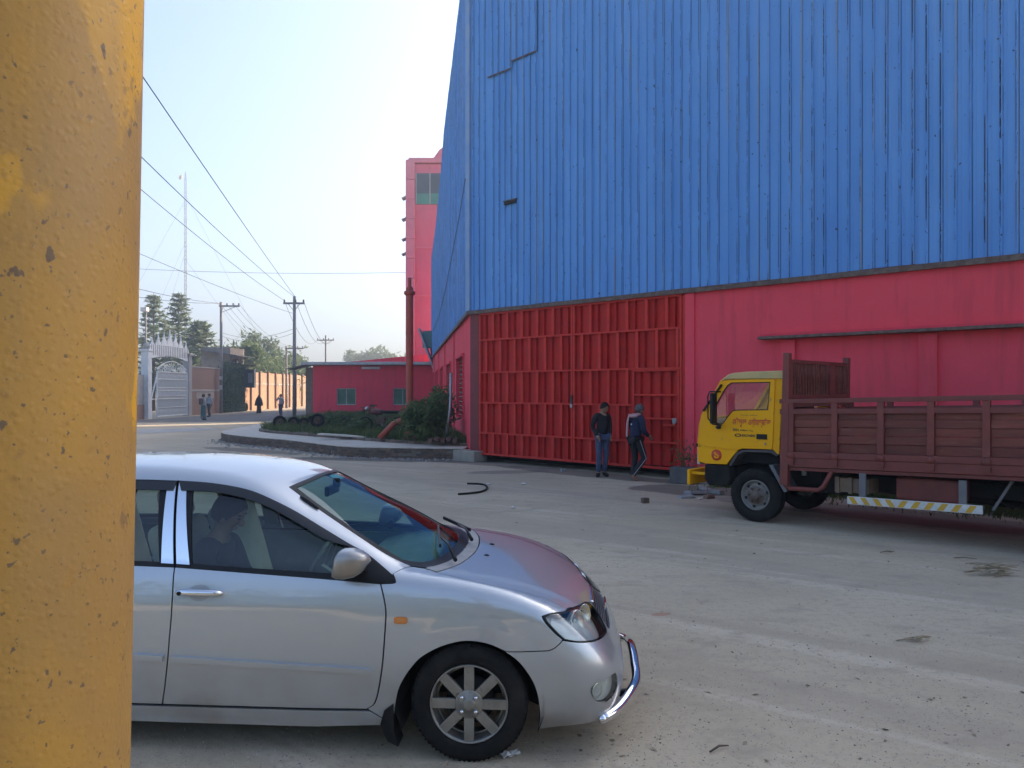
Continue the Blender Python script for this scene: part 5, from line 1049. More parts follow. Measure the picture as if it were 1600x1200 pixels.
# ================================================================ yellow-cabbed truck by the wall
truck = empty('cargo_truck', (3.6066, 11.378, 0), WA, 'cargo truck with yellow cab and maroon plank body parked by the pink wall', 'truck')
m_yel = mat('yellow_cab_paint', (.95, .42, .003), (.90, .39, .004), 3, .5, spec=.25, c3=(.50, .27, .05), scale3=7, lo3=.60, hi3=.74)
m_yelp = mat('faded_roof_paint', (.58, .42, .17), (.48, .36, .15), 4, .6, c3=(.10, .09, .06), scale3=12, lo3=.66, hi3=.70, stretch3=(.4, 1, 1))
m_mar = mat('maroon_timber', (.21, .048, .030), (.15, .038, .025), 5, .7, bump=.3, bscale=30, stretch=(.3, 1, 2), c3=(.29, .13, .085), scale3=9, lo3=.58, hi3=.76, stretch3=(.3, 1, 2), rand=.22)
m_mars = mat('maroon_steel', (.21, .042, .030), (.165, .036, .026), 5, .55, c3=(.22, .10, .075), scale3=12, lo3=.64, hi3=.74, rand=.1)
m_tglass = glass('clear_cab_glass', (.86, .88, .87), .02)
def UZ(y0): return Matrix(((1, 0, 0, 0), (0, 0, 1, y0), (0, 1, 0, 0), (0, 0, 0, 1)))      # outline (u,z) extruded along +Y from y0
CW = 1.86
WINDOW = [(-.68, 1.66), (-.647, 1.753), (-.539, 1.93), (-.465, 2.028), (-.401, 2.07), (.225, 2.074), (.19, 1.66), (-.317, 1.645), (-.375, 1.63), (-.46, 1.53), (-.53, 1.437), (-.60, 1.43), (-.68, 1.44)]
side = [(-.975, 1.08), (-.97, 1.25), (-.955, 1.396), (-.923, 1.528), (-.845, 1.66), (-.691, 1.915), (-.56, 2.085), (-.50, 2.115), (.405, 2.122), (.35, 1.03), (.345, 1.02), (.255, 1.03), (.25, 1.085), (-.219, 1.075), (-.296, 1.049), (-.40, .93), (-.486, .82), (-.845, .812), (-.93, .83)]
cabp = empty('cab', (0, 0, 0), 0, parent=truck)
for y0 in (.02, CW-.06): MB().prism(side, .04, UZ(y0), [WINDOW]).build('side_panel', m_yel, cabp, bevel=.008)
MB().prism([(-.975, .82), (-.99, 1.15), (-.965, 1.42), (-.93, 1.535), (-.88, 1.535), (-.92, 1.40), (-.94, 1.15), (-.93, .82)], CW-.04, UZ(.02)).build('front_panel', m_yel, cabp, bevel=.02)
MB().prism([(.36, 1.05), (.405, 2.12), (.36, 2.12), (.32, 1.05)], CW-.14, UZ(.07), []).build('rear_panel_low', m_yel, cabp) if False else None
mb = MB(); mb.box((.355, CW/2, 1.28), (.04, CW-.12, .5)); mb.box((.385, CW/2, 2.02), (.04, CW-.12, .2)); mb.box((.37, .16, 1.7), (.04, .2, .6)); mb.box((.37, CW-.16, 1.7), (.04, .2, .6)); mb.build('rear_panel', m_yel, cabp)
MB().prism([(-.575, 2.085), (-.53, 2.135), (-.454, 2.187), (-.369, 2.213), (-.161, 2.229), (.40, 2.236), (.425, 2.20), (.42, 2.118), (-.40, 2.118), (-.50, 2.11)], CW+.03, UZ(-.005)).build('roof_cap', m_yelp, cabp, bevel=.035, seg=3)
wsb = MB(); wsb.add([(-.925, .1, 1.535), (-.925, CW-.1, 1.535), (-.595, CW-.1, 2.10), (-.595, .1, 2.10)], [(0, 1, 2, 3)]); wsb.build('windscreen', m_tglass, cabp)
for y in (.05, CW-.11): MB().bar((-.925, y+.03, 1.53), (-.575, y+.03, 2.10), .06, .05).build('windscreen_pillar', m_yel, cabp)
MB().bar((-.86, -.012, 1.63), (-.55, -.012, 2.04), .018, .05, (0, 1, 0)).build('grab_rail', m_trim, cabp)
MB().box((-.35, CW/2, 1.13), (1.1, CW-.16, .05)).build('cab_floor', m_under, cabp)
for y in (.5, 1.35): MB().box((.16, y, 1.42), (.14, .5, .62)).box((-.1, y, 1.2), (.5, .5, .14)).build('cab_seat', m_blk, cabp, bevel=.04)
mb = MB(); Ms = Matrix.Translation((-.52, 1.35, 1.52)) @ Matrix.Rotation(R(-40), 4, 'Y'); mb.lathe([(.19, 0), (.2, .014), (.214, 0), (.2, -.014)], 24, Ms, True); mb.bar(Ms @ Vector((-.19, 0, 0)), Ms @ Vector((.19, 0, 0)), .03); mb.build('steering_wheel', m_blk, cabp)
MB().box((-.78, CW/2, 1.40), (.26, CW-.2, .18)).build('dashboard', m_grey, cabp, bevel=.03)
DOOR = [(-.865, 1.153), (-.85, 1.452), (-.80, 1.632), (-.712, 1.792), (-.636, 1.901), (-.55, 1.999), (-.465, 2.083), (-.38, 2.105), (.292, 2.108), (.257, 1.205), (.245, 1.092), (-.219, 1.083), (-.30, 1.057), (-.305, 1.055), (-.867, 1.085)]
for y0, s in ((.002, -1), (CW-.022, 1)):
    dr = MB().prism(DOOR, .02, UZ(y0), [WINDOW]).build('door', m_yel, truck, bevel=.007)
    gl_ = MB(); yg = y0+.03 if s < 0 else y0-.02; gl_.add([(a, yg, b_) for a, b_ in WINDOW], [tuple(t) for t in tessellate_polygon([[Vector((a, b_, 0)) for a, b_ in WINDOW]])]); gl_.build('window_glass', m_tglass, dr)
    mb = MB(); ys = y0-.006 if s < 0 else y0+.026; mb.box((.093, ys, 1.268), (.165, .014, .075)); mb.build('handle', m_trim, dr, bevel=.006)
    MB().sphere((.15, ys, 1.165), .016, 10, 6).build('lock', m_steel, dr)
    mb = MB()
    for a, b_ in zip(WINDOW, WINDOW[1:]+WINDOW[:1]): mb.bar((a[0], y0+.01, a[1]), (b_[0], y0+.01, b_[1]), .028, .016, (0, 1, 0))
    mb.build('window_seal', m_trim, dr)
door = [o for o in truck.children if o.name.startswith('door')][0]
m_tred = mat('red_lettering', (.62, .05, .02), None, rough=.5); m_tdark = mat('black_lettering', (.03, .025, .02), None, rough=.5); m_tfade = mat('brown_lettering', (.22, .11, .02), None, rough=.6)
def lettering(text, u, z, h, width, m, parent, name='lettering', bold=.0, y=-.0025, shear=0.0):
    cu = bpy.data.curves.new('lettering', 'FONT'); cu.body = text; cu.size = 1; cu.offset = bold; cu.shear = shear; o = bpy.data.objects.new('lettering_tmp', cu); col.objects.link(o)
    dg = bpy.context.evaluated_depsgraph_get(); me = bpy.data.meshes.new_from_object(o.evaluated_get(dg)); bpy.data.objects.remove(o)
    if not me.vertices: return None
    n = len(me.vertices); c = np.empty(n*3); me.vertices.foreach_get('co', c); c = c.reshape(n, 3); lo, hi = c.min(0), c.max(0)
    c2 = np.stack([u+(c[:, 0]-lo[0])/(hi[0]-lo[0])*width, np.full(n, y), z+(c[:, 1]-lo[1])/(hi[1]-lo[1])*h], 1); me.vertices.foreach_set('co', c2.ravel()); me.update()
    me.materials.clear(); return link(name, me, m, parent)
lettering('মইদুল', -.37, 1.40, .15, .225, m_tred, door, bold=.018); lettering('এন্টারপ্রাইজ', -.118, 1.40, .15, .35, m_tred, door, bold=.018)
lettering('মেসার্স পরিবহন', -.245, 1.568, .022, .265, m_tfade, door, bold=.01); lettering('ঢাকা', -.37, 1.335, .034, .10, m_tdark, door, bold=.02); lettering('মেট্রো', -.25, 1.335, .034, .13, m_tdark, door, bold=.02); lettering('ড ১১', -.10, 1.333, .03, .06, m_tfade, door, bold=.02)
lettering('EICHER', -.225, 1.258, .036, .215, m_tdark, door, bold=.03, shear=.15)
MB().lathe([(.028, 0), (.046, 0), (.046, .002), (.028, .002)], 20, Matrix.Translation((-.285, -.003, 1.276)) @ Matrix.Rotation(PI/2, 4, 'X') @ Matrix.Diagonal((1.15, .55, 1, 1)), True).build('maker_mark', m_tdark, door)
MB().lathe([(.086, .0), (.086, .003), (.001, .003)], 32, Matrix.Translation((-.651, .0198, .955)) @ Matrix.Rotation(PI/2, 4, 'X')).build('emblem_disc', m_tred, truck)
lettering('১', -.695, .905, .10, .088, m_yel, truck, 'emblem_numeral', .02, y=.0145)
mk = empty('wing_mirror', (0, 0, 0), 0, parent=truck); mb = MB()
mb.tube([(-.56, -.02, 1.93), (-.638, -.22, 1.93), (-.645, -.26, 1.86), (-.64, -.26, 1.53), (-.60, -.2, 1.44), (-.54, -.02, 1.42)], .011, 6); mb.build('bracket', m_trim, mk)
MB().box((-.555, -.25, 1.68), (.05, .15, .46)).build('mirror_head', m_trim, mk, bevel=.015); MB().sphere((-.565, -.08, 1.39), .045, 10, 8, (1, 1, .7)).build('blind_spot_mirror', m_trim, mk)
MB().box((-.985, .17, .93), (.05, .24, .29)).build('headlamp', mat('pale_lamp', (.62, .62, .58), (.45, .46, .44), 30, .15, coat=1), truck, bevel=.02); MB().box((-.96, .17, 1.09), (.09, .3, .05)).build('headlamp_hood', m_trim, truck)
MB().box((-.985, CW-.17, .93), (.05, .24, .29)).build('headlamp', MATS['pale_lamp'], truck, bevel=.02)
bu = empty('bumper', (0, 0, 0), 0, parent=truck); mb = MB(); mb.prism([(-1.19, .06), (-1.24, .16), (-1.25, .93), (-1.24, 1.70), (-1.19, 1.80), (-1.14, 1.80), (-1.18, .93), (-1.14, .06)], .24, Matrix.Translation((0, 0, .45))); mb.build('bumper_beam', m_yel, bu, bevel=.015)
MB().box((-1.04, .15, .64), (.26, .05, .04)).build('bumper_bracket', m_yel, bu); MB().box((-1.04, 1.7, .64), (.26, .05, .04)).build('bumper_bracket', m_yel, bu)
for y in (.03, CW-.27): MB().prism([(-.86, .80), (-.44, .80), (-.43, .60), (-.46, .50), (-.80, .48), (-.87, .58)], .24, UZ(y)).build('step', m_blk, truck, bevel=.02)
MB().prism([(-.44, .82), (-.32, 1.0), (-.22, 1.06), (.26, 1.08), (.34, 1.01), (.31, .99), (.23, 1.04), (-.2, 1.03), (-.29, .98), (-.41, .80)], .5, UZ(.01)).build('arch_trim', mat('arch_grey', (.07, .06, .06), None, rough=.7), truck)
MB().box((-.1, .3, .95), (.95, .08, .2)).box((-.1, .95, .75), (1.7, .75, .3)).build('engine_bay', m_under, truck)
MB().prism([(.19, .86), (.25, .86), (.47, .50), (.42, .48)], .4, UZ(.02)).build('mud_guard', mat('worn_steel', (.13, .13, .14), (.18, .17, .17), 6, .5), truck)
# running gear
def truck_wheel(u, y0, s):
    w = empty('wheel', (u, y0, .395), 0, parent=truck); M = Matrix.Rotation(PI/2 if s < 0 else -PI/2, 4, 'X')
    MB().lathe([(.225, .08), (.25, .105), (.30, .115), (.355, .108), (.378, .095), (.392, .08), (.396, .03), (.388, .025), (.388, -.025), (.396, -.03), (.392, -.08), (.355, -.108), (.25, -.105), (.225, -.08)], 56, M, True).build('tyre', m_blk, w)
    tr = MB()
    for k in range(60): a = 2*PI*k/60; tr.box(M @ Vector((.384*math.cos(a), .384*math.sin(a), .088)), (.022, .02, .02), (M @ Matrix.Rotation(a, 4, 'Z')).to_3x3())
    tr.build('tread_lugs', m_blk, w)['kind'] = 'stuff'
    mt = mat('pale_rim', (.24, .225, .20), (.16, .145, .13), 8, .6, metal=.3, c3=(.09, .06, .045), scale3=14, lo3=.58, hi3=.7); MB().lathe([(.228, .085), (.222, .10), (.21, .10), (.20, .06), (.18, .045), (.155, .05), (.14, .075), (.13, .075)], 40, M).build('rim', mt, w)
    MB().lathe([(.14, .07), (.13, .082), (.075, .085), (.07, .12), (.055, .135), (.001, .135)], 24, M).build('hub', mat('rusty_hub', (.12, .085, .065), (.17, .13, .10), 12, .7), w)
    for k in range(6): a = k*PI/3+.3; MB().sphere(M @ Vector((.178*math.cos(a), .178*math.sin(a), .047)), .026, 10, 6, (1, 1, .35) if False else (1, .4, 1)).build('rim_slot', m_under, w)
    for k in range(6): a = k*PI/3; MB().lathe([(.014, 0), (.014, .03), (.001, .032)], 6, Matrix.Translation(M @ Vector((.105*math.cos(a), .105*math.sin(a), .08))) @ M).build('lug_nut', m_rustw, w)
for u in (0.0, 3.78):
    truck_wheel(u-.02, .115, -1); truck_wheel(u-.02, CW-.115+.2*(u > 1), 1)
    if u > 1: truck_wheel(u-.02, .37, -1); truck_wheel(u-.02, CW-.17, 1)
mb = MB()
for y in (.62, 1.26): mb.box((2.2, y, .66), (6.2, .07, .18))
mb.build('chassis_rail', m_under, truck); MB().tube([(-.02, .1, .395), (-.02, CW-.1, .395)], .06, 8).build('axle', m_under, truck); MB().tube([(3.76, .1, .395), (3.76, CW, .395)], .08, 8).build('axle', m_under, truck)
MB().tube([(.5, 1.0, .55), (3.7, 1.0, .45)], .05, 8).build('prop_shaft', m_under, truck); MB().box((.55, .95, .6), (1.0, .5, .35)).build('gearbox', m_under, truck, bevel=.05)
# plank body
BW0, BW1, BL1 = -.04, 2.22, 5.4
RK = .026
def bz(u, z): return z+RK*(u-.94)
body = empty('plank_body', (0, 0, 0), 0, parent=truck)
def rail(name, u0, u1, y, z0, z1, th, m): 
    zc = (z0+z1)/2; return MB().bar((u0, y, bz(u0, zc)), (u1, y, bz(u1, zc)), th, z1-z0, (0, 0, 1)).build(name, m, body, bevel=.004)
for y, s in ((BW0, -1), (BW1, 1)):
    rail('top_rail', .40, BL1, y-.012*-s, 1.775, 1.838, .075, m_mars); rail('mid_rail', .40, BL1, y-.02*-s if False else y, 1.622, 1.694, .07, m_mars); rail('bottom_rail', .40, BL1, y, 1.003, 1.087, .075, m_mars)
    rail('floor_beam', .40, BL1, y+.012*-s, .874, 1.0, .07, m_mars); rail('skirt_rail', .52, BL1, y+.03*-s, .818, .866, .05, m_mars)
    st_ = [.56, 1.17, 1.77, 2.37, 2.98, 3.58, 4.18, 4.78, 5.36]
    for a, b_ in zip(st_, st_[1:]):
        for k, (z0, z1) in enumerate(((1.54, 1.62), (1.44, 1.538), (1.326, 1.43), (1.218, 1.322), (1.09, 1.205))): rail('plank', a+.043, b_-.043, y+(.022 if k % 2 == 0 else .004)*-s, z0, z1, .022, m_mar)
    for u in st_:
        z0, z1 = 1.09, 1.775; mb = MB(); mb.box((u, y+.006*s, bz(u, (z0+z1)/2)), (.084, .07, z1-z0)); mb.build('stake', m_mars, body, bevel=.005)
        hg = MB(); hg.lathe([(.055, 0), (.055, .012), (.001, .012)], 16, Matrix.Translation((u, y+.04*s, bz(u, 1.035))) @ Matrix.Rotation(-s*PI/2, 4, 'X')); hg.box((u, y+.05*s, bz(u, .975)), (.11, .02, .035)); hg.box((u, y+.045*s, bz(u, .93)), (.09, .015, .05)); hg.build('hinge', m_mars, body)
for k in range(9): MB().box((2.9, BW0+.15+k*.245, bz(2.9, .97)), (4.9, .235, .04), Matrix.Rotation(-math.atan(RK), 3, 'Y')).build('floor_plank', m_mar, body)
for k in range(6): MB().box((.8+k*.85, (BW0+BW1)/2, bz(.8+k*.85, .88)), (.08, BW1-BW0-.15, .12)).build('cross_member', m_under, body)
for y in (BW0, BW1):
    mb = MB(); mb.prism([(.40, .60), (.455, 2.49), (.545, 2.485), (.52, .60)], .10, UZ(y-.05)); mb.build('front_post', m_mars, body, bevel=.008)
HBX = .50
for z0, z1 in ((1.02, 1.18), (1.19, 1.35), (1.36, 1.52), (1.53, 1.69), (1.70, 1.84)): MB().box((HBX, (BW0+BW1)/2, (z0+z1)/2), (.03, BW1-BW0-.1, z1-z0-.012)).build('headboard_plank', m_mar, body)
MB().box((HBX, (BW0+BW1)/2, 2.37), (.06, BW1-BW0-.1, .05)).build('headboard_rail', m_mars, body); MB().box((HBX, (BW0+BW1)/2, 1.86), (.06, BW1-BW0-.1, .05)).build('headboard_rail', m_mars, body)
for k in range(22):
    y = BW0+.12+k*.098; 
    if abs(y-1.55) < .13: continue
    MB().box((HBX, y, 2.115), (.035, .038, .46)).build('headboard_slat', m_mar, body)
MB().box((HBX+.005, 1.55, 2.12), (.05, .22, .5)).build('headboard_stile', m_mars, body)
for k in range(5): MB().box((BL1, (BW0+BW1)/2, 1.05+k*.155), (.04, BW1-BW0-.1, .14)).build('tailgate_plank', m_mar, body)
gd = MB(); gd.tube([(.46, -.02, .66), (.46, -.02, .585), (.52, -.02, .55), (.93, -.02, .56), (1.0, -.02, .61), (1.12, -.02, .84)], .032, 8); gd.build('guard_tube', m_mars, body)
sb = empty('side_guard', (0, 0, 0), 0, parent=truck)
MB().bar((1.34, -.05, .466), (2.94, -.05, .50), .03, .105, (0, 0, 1)).build('stripe_board', mat('white_board', (.66, .66, .63), (.52, .51, .48), 7, .6), sb, bevel=.004)
for k, u in enumerate(np.arange(1.42, 2.9, .155)):
    s = 1 if k >= 4 else -1; z = .466+(u-1.34)*.0213; mb = MB(); mb.add([(u-.035-s*.03, -.0665, z-.045), (u+.035-s*.03, -.0665, z-.045), (u+.035+s*.03, -.0665, z+.045), (u-.035+s*.03, -.0665, z+.045)], [(0, 1, 2, 3)])
    mb.add([(a, b_+.0008, c_) for a, b_, c_ in mb.v], [(3, 2, 1, 0)]); mb.build('stripe', mat('yellow_stripe', (.66, .36, .02), (.58, .33, .05), 9, .6), sb)
for u in (1.53, 2.72): MB().box((u, -.02, .67), (.085, .04, .34)).build('hanger', mat('worn_steel', (.13, .13, .14)), sb)
MB().box((1.33, .32, .645), (.46, .4, .20)).build('tool_box', mat('raw_timber', (.26, .17, .11), (.19, .13, .09), 5, .85), truck, bevel=.01)
for k in range(3): MB().box((1.15+.17*k, .105, .645), (.05, .03, .22)).build('tool_box_batten', MATS['raw_timber'], truck)
MB().box((2.28, .35, .66), (.78, .42, .30)).build('fuel_tank', m_mars, truck, bevel=.03); MB().bar((3.2, .2, .85), (3.0, .2, .48), .07, .03).build('strut', mat('worn_steel', (.13, .13, .14)), truck)
MB().tube([(.62, .25, .83), (.62, .25, .72)], .04, 10).build('air_valve', m_steel, truck); MB().tube([(2.9, .25, .8), (3.05, .25, .6), (3.2, .28, .5)], .012, 6).build('hose', m_blk, truck)

# ================================================================ people
def skin_mesh(name, V, E, rad, sub=2):
    me = bpy.data.meshes.new(name); me.from_pydata([tuple(v) for v in V], E, []); o = bpy.data.objects.new(name, me); col.objects.link(o)
    sk = o.modifiers.new('skin', 'SKIN'); sk.use_smooth_shade = True; sk.branch_smoothing = .4; sv = me.skin_vertices[0].data
    for i, r in enumerate(rad): sv[i].radius = (r, r) if np.isscalar(r) else r; sv[i].use_root = (i == 0)
    s = o.modifiers.new('sub', 'SUBSURF'); s.levels = sub; s.render_levels = sub
    dg = bpy.context.evaluated_depsgraph_get(); out = bpy.data.meshes.new_from_object(o.evaluated_get(dg)); out.name = name; bpy.data.objects.remove(o); bpy.data.meshes.remove(me)
    out.polygons.foreach_set('use_smooth', [True]*len(out.polygons)); return out
BASE = dict(pel=(0, 0, .93), wai=(0, .0, 1.07), che=(0, .005, 1.27), nb=(0, -.01, 1.415), nk=(0, .005, 1.475),
            sL=(-.175, -.01, 1.385), eL=(-.23, -.03, 1.12), wL=(-.22, .07, .89), sR=(.175, -.01, 1.385), eR=(.23, -.03, 1.12), wR=(.22, .07, .89),
            hL=(-.088, 0, .89), kL=(-.10, .025, .49), aL=(-.10, -.02, .09), tL=(-.115, .15, .03), hR=(.088, 0, .89), kR=(.10, .025, .49), aR=(.10, -.02, .09), tR=(.115, .15, .03))
m_skin = mat('brown_skin', (.34, .19, .12), (.29, .16, .10), 20, .55); m_hair = mat('black_hair', (.010, .009, .008), (.016, .014, .012), 30, .75, bump=.5, bscale=120, spec=.2)
def cloth(n, c, c2=None): return mat(n, c, c2 or tuple(x*.72 for x in c), 9, .9, bump=.35, bscale=14)
def person(loc, rz, label, J=None, s=1.0, shirt=None, trous=None, shoes=None, hair=m_hair, head=(0, 0), group=None, extra=None, fingers=True, skirt=None, loose=0.0, beard=None):
    "front is local +Y; head = (turn left+, nod down+) in degrees"
    j = {k: Vector(v) for k, v in {**BASE, **(J or {})}.items()}
    t = empty('person', loc, rz, label, 'person', group); t.scale = (s, s, s)
    Hr = Matrix.Rotation(R(head[0]), 4, 'Z') @ Matrix.Rotation(R(-head[1]), 4, 'X'); nk = j['nk']
    def hd(p): return nk+(Hr @ Vector(p))
    names = ['pel', 'wai', 'che', 'nb', 'nk', 'sL', 'eL', 'wL', 'sR', 'eR', 'wR', 'hL', 'kL', 'aL', 'tL', 'hR', 'kR', 'aR', 'tR']; ix = {n: i for i, n in enumerate(names)}
    V = [j[n] for n in names]+[hd((0, .012, .06)), hd((0, .022, .125)), hd((0, .012, .19))]
    ed = [('pel', 'wai'), ('wai', 'che'), ('che', 'nb'), ('nb', 'nk'), ('nb', 'sL'), ('sL', 'eL'), ('eL', 'wL'), ('nb', 'sR'), ('sR', 'eR'), ('eR', 'wR'), ('pel', 'hL'), ('hL', 'kL'), ('kL', 'aL'), ('aL', 'tL'), ('pel', 'hR'), ('hR', 'kR'), ('kR', 'aR'), ('aR', 'tR')]
    E = [(ix[a], ix[b]) for a, b in ed]+[(4, 19), (19, 20), (20, 21)]
    rad = dict(pel=(.13, .10), wai=(.12, .09), che=(.135, .095), nb=(.075, .065), nk=.05, sL=.055, eL=.041, wL=.028, sR=.055, eR=.041, wR=.028, hL=.082, kL=.056, aL=.038, tL=.03, hR=.082, kR=.056, aR=.038, tR=.03)
    body = skin_mesh('body', V, E, [rad[n] for n in names]+[(.062, .07), (.078, .092), (.062, .072)])
    # nose, ears and fingers join the body mesh; eyes and brows take their own material
    b = MB(); b.smooth = True
    b.sphere(hd((0, .098, .085)), .017, 8, 6, (.8, 1.1, 1.35), Hr); b.sphere(hd((0, .072, .04)), .02, 8, 6, (1.4, .6, .5), Hr)
    for sx in (-1, 1): b.sphere(hd((sx*.08, .01, .09)), .026, 8, 6, (.35, .8, 1.2), Hr)
    for w, e, sgn in (('wL', 'eL', -1), ('wR', 'eR', 1)):
        d = (j[w]-j[e]).normalized(); sd = d.cross(Vector((0, 1, 0))).normalized(); fw = sd.cross(d).normalized(); palm = j[w]+d*.055
        b.tube([j[w], j[w]+d*.03, palm, palm+d*.035], [.026, .034, .038, .03], 8)
        if fingers:
            for k, (o, L) in enumerate(((-.027, .062), (-.009, .075), (.009, .078), (.026, .064))):
                p0 = palm+d*.03+fw*o; b.tube([p0, p0+d*L*.5-sd*sgn*-.004, p0+d*L*.85+sd*sgn*.018, p0+d*L*.95+sd*sgn*.035], [.0095, .009, .008, .006], 6)
            p0 = j[w]+d*.03+fw*.03; b.tube([p0, p0+d*.03+fw*.022, p0+d*.06+fw*.03], [.011, .010, .007], 6)
    bm = bmesh.new(); bm.from_mesh(body); m2 = b.mesh('x'); bm.from_mesh(m2); bm.to_mesh(body); bm.free(); bpy.data.meshes.remove(m2)
    body.polygons.foreach_set('use_smooth', [True]*len(body.polygons)); link('body', body, m_skin, t)
    fe = MB()
    for sx in (-1, 1): fe.sphere(hd((sx*.03, .079, .112)), .011, 8, 6); fe.box(hd((sx*.032, .083, .133)), (.038, .01, .008), Hr.to_3x3())
    fe.build('eyes', m_hair, t)
    if hair:
        h = MB(); h.smooth = True; nu, nv = 18, 9; vs = []
        for a in range(nv):
            for k in range(nu):
                th = 2*PI*k/nu; fr = max(0, math.sin(th)); lim = R(122)-R(64)*fr; ph = lim*a/(nv-1); w = 1+.035*mnoise.noise(Vector((math.cos(th)*3, math.sin(th)*3, ph*4))); vs.append(hd((.092*w*math.sin(ph)*math.cos(th), .002+.106*w*math.sin(ph)*math.sin(th), .118+.118*w*math.cos(ph))))
        h.add(vs, [(a*nu+k, a*nu+(k+1) % nu, (a+1)*nu+(k+1) % nu, (a+1)*nu+k) for a in range(nv-1) for k in range(nu)]); ho = h.build('hair', hair, t); sd_ = ho.modifiers.new('thick', 'SOLIDIFY'); sd_.thickness = .012; sd_.offset = -1
    if beard:
        bd = MB(); bd.sphere(hd((0, .072, .022)), .05, 10, 8, (1.05, .75, .7), Hr); bd.build('beard', beard, t)
    L = loose
    if shirt:
        n2 = ['pel', 'wai', 'che', 'nb', 'sL', 'eL', 'wL', 'sR', 'eR', 'wR']; i2 = {n: i for i, n in enumerate(n2)}; r2 = dict(pel=(.152+L, .125+L), wai=(.146+L, .118+L), che=(.158+L, .122+L), nb=(.088, .078), sL=.074+L*.5, eL=.06+L*.5, wL=.042+L*.3, sR=.074+L*.5, eR=.06+L*.5, wR=.042+L*.3)
        e2 = [(i2[a], i2[b]) for a, b in ed if a in i2 and b in i2]; VV = [j[n].copy() for n in n2]; VV[0].z -= .02; link('shirt', skin_mesh('shirt', VV, e2, [r2[n] for n in n2]), shirt, t)
    if trous:
        n2 = ['pel', 'hL', 'kL', 'aL', 'hR', 'kR', 'aR']; i2 = {n: i for i, n in enumerate(n2)}; r2 = dict(pel=(.138, .112), hL=.098, kL=.072, aL=.06, hR=.098, kR=.072, aR=.06)
        e2 = [(i2[a], i2[b]) for a, b in ed if a in i2 and b in i2]; VV = [j[n].copy() for n in n2]; VV[3].z -= .0; link('trousers', skin_mesh('trousers', VV, e2, [r2[n] for n in n2]), trous, t)
    if skirt:
        q = MB(); q.smooth = True; rings = [(.98, .145, .12), (.85, .17, .14), (.6, .18, .16), (.35, .17, .16), (.12, .19, .17)]; n = 20; vs = []
        for z, rx, ry in rings: vs += [(rx*(1+.05*math.sin(5*a_))*math.cos(a_), ry*(1+.05*math.sin(5*a_))*math.sin(a_), z) for a_ in [2*PI*k/n for k in range(n)]]
        q.add(vs, [(a*n+k, a*n+(k+1) % n, (a+1)*n+(k+1) % n, (a+1)*n+k) for a in range(len(rings)-1) for k in range(n)]); q.build('sarong', skirt, t)
    if shoes:
        for a, tt in (('aL', 'tL'), ('aR', 'tR')):
            q = MB(); d = (j[tt]-j[a]); d.z = 0; p = j[a]; e_ = j[tt]; q.tube([p+Vector((0, 0, -.035))-d*.25, p+Vector((0, 0, -.03)), p.lerp(e_, .55)+Vector((0, 0, -.012)), e_, e_+d*.2], [.03, .048, .046, .042, .022], 10); q.build('shoe', shoes, t)
    if extra: extra(t, j, hd, Hr)
    return t
m_black = cloth('black_jersey', (.012, .012, .014)); m_jean = cloth('blue_denim', (.035, .06, .12), (.07, .10, .16)); m_navy = cloth('navy_jacket', (.012, .018, .055)); m_trk = cloth('black_track', (.012, .012, .016))
m_scarf = mat('check_scarf', (.45, .17, .17), (.62, .45, .44), 45, .9); m_greyh = mat('grey_hair', (.05, .05, .05), (.12, .12, .12), 30, .6, bump=.5, bscale=120)
m1 = ground(941, 744); m2_ = ground(993, 751)
person(m1, R(180+22), 'man in black jersey and blue jeans, hands at pockets, looking down', dict(nb=(0, .0, 1.41), nk=(0, .03, 1.465), sL=(-.165, -.01, 1.37), sR=(.165, -.01, 1.37), eL=(-.225, -.06, 1.12), wL=(-.165, .07, .93), eR=(.225, -.06, 1.12), wR=(.165, .07, .93), kL=(-.075, .05, .49), aL=(-.06, -.02, .09), tL=(-.05, .14, .03), aR=(.11, .02, .09), tR=(.19, .14, .03), kR=(.105, .05, .49)), 1.0, m_black, m_jean, m_blk, head=(22, 22))
def jacket_extra(t, j, hd, Hr):
    q = MB(); q.smooth = True
    ring = [(.10*math.cos(a), -.01+.09*math.sin(a), 1.435+.02*math.sin(a)) for a in np.linspace(0, 2*PI, 17)]; q.tube(ring, .034, 8); q.build('scarf', m_scarf, t)
    q = MB(); n = 8; vs = []
    for k in range(n):
        f_ = k/(n-1); z = 1.46-f_*.50; y = -.09-.055*math.sin(min(1, f_*2)*PI/2); 
        for x in (-.215, -.165, -.10, -.075): vs.append((x-.03*f_, y-.012*math.sin(x*60)+(.10 if x < -.2 else .03 if x < -.15 else 0), z))
    q.add(vs, [(k*4+i, k*4+i+1, (k+1)*4+i+1, (k+1)*4+i) for k in range(n-1) for i in range(3)]); o = q.build('scarf_tail', m_scarf, t); sd = o.modifiers.new('thick', 'SOLIDIFY'); sd.thickness = .02
    MB().box((.02, -.128, 1.24), (.035, .01, .035)).build('logo_patch', mat('pale_patch', (.5, .6, .65), None), t)
    for a, b_, sx in (('hR', 'kR', 1), ('kR', 'aR', 1)):
        off = Vector((.066, -.01, 0)) if a == 'hR' else Vector((.056, -.005, 0)); p0, p1 = j[a]+off*1.3*(1 if a == 'hR' else 1), j[b_]+off; q = MB(); q.bar(p0+Vector((.008, 0, 0)), p1+Vector((0, 0, .03 if b_ == 'aR' else 0)), .007, .010); q.build('side_stripe', mat('white_tape', (.45, .45, .45), None), t)
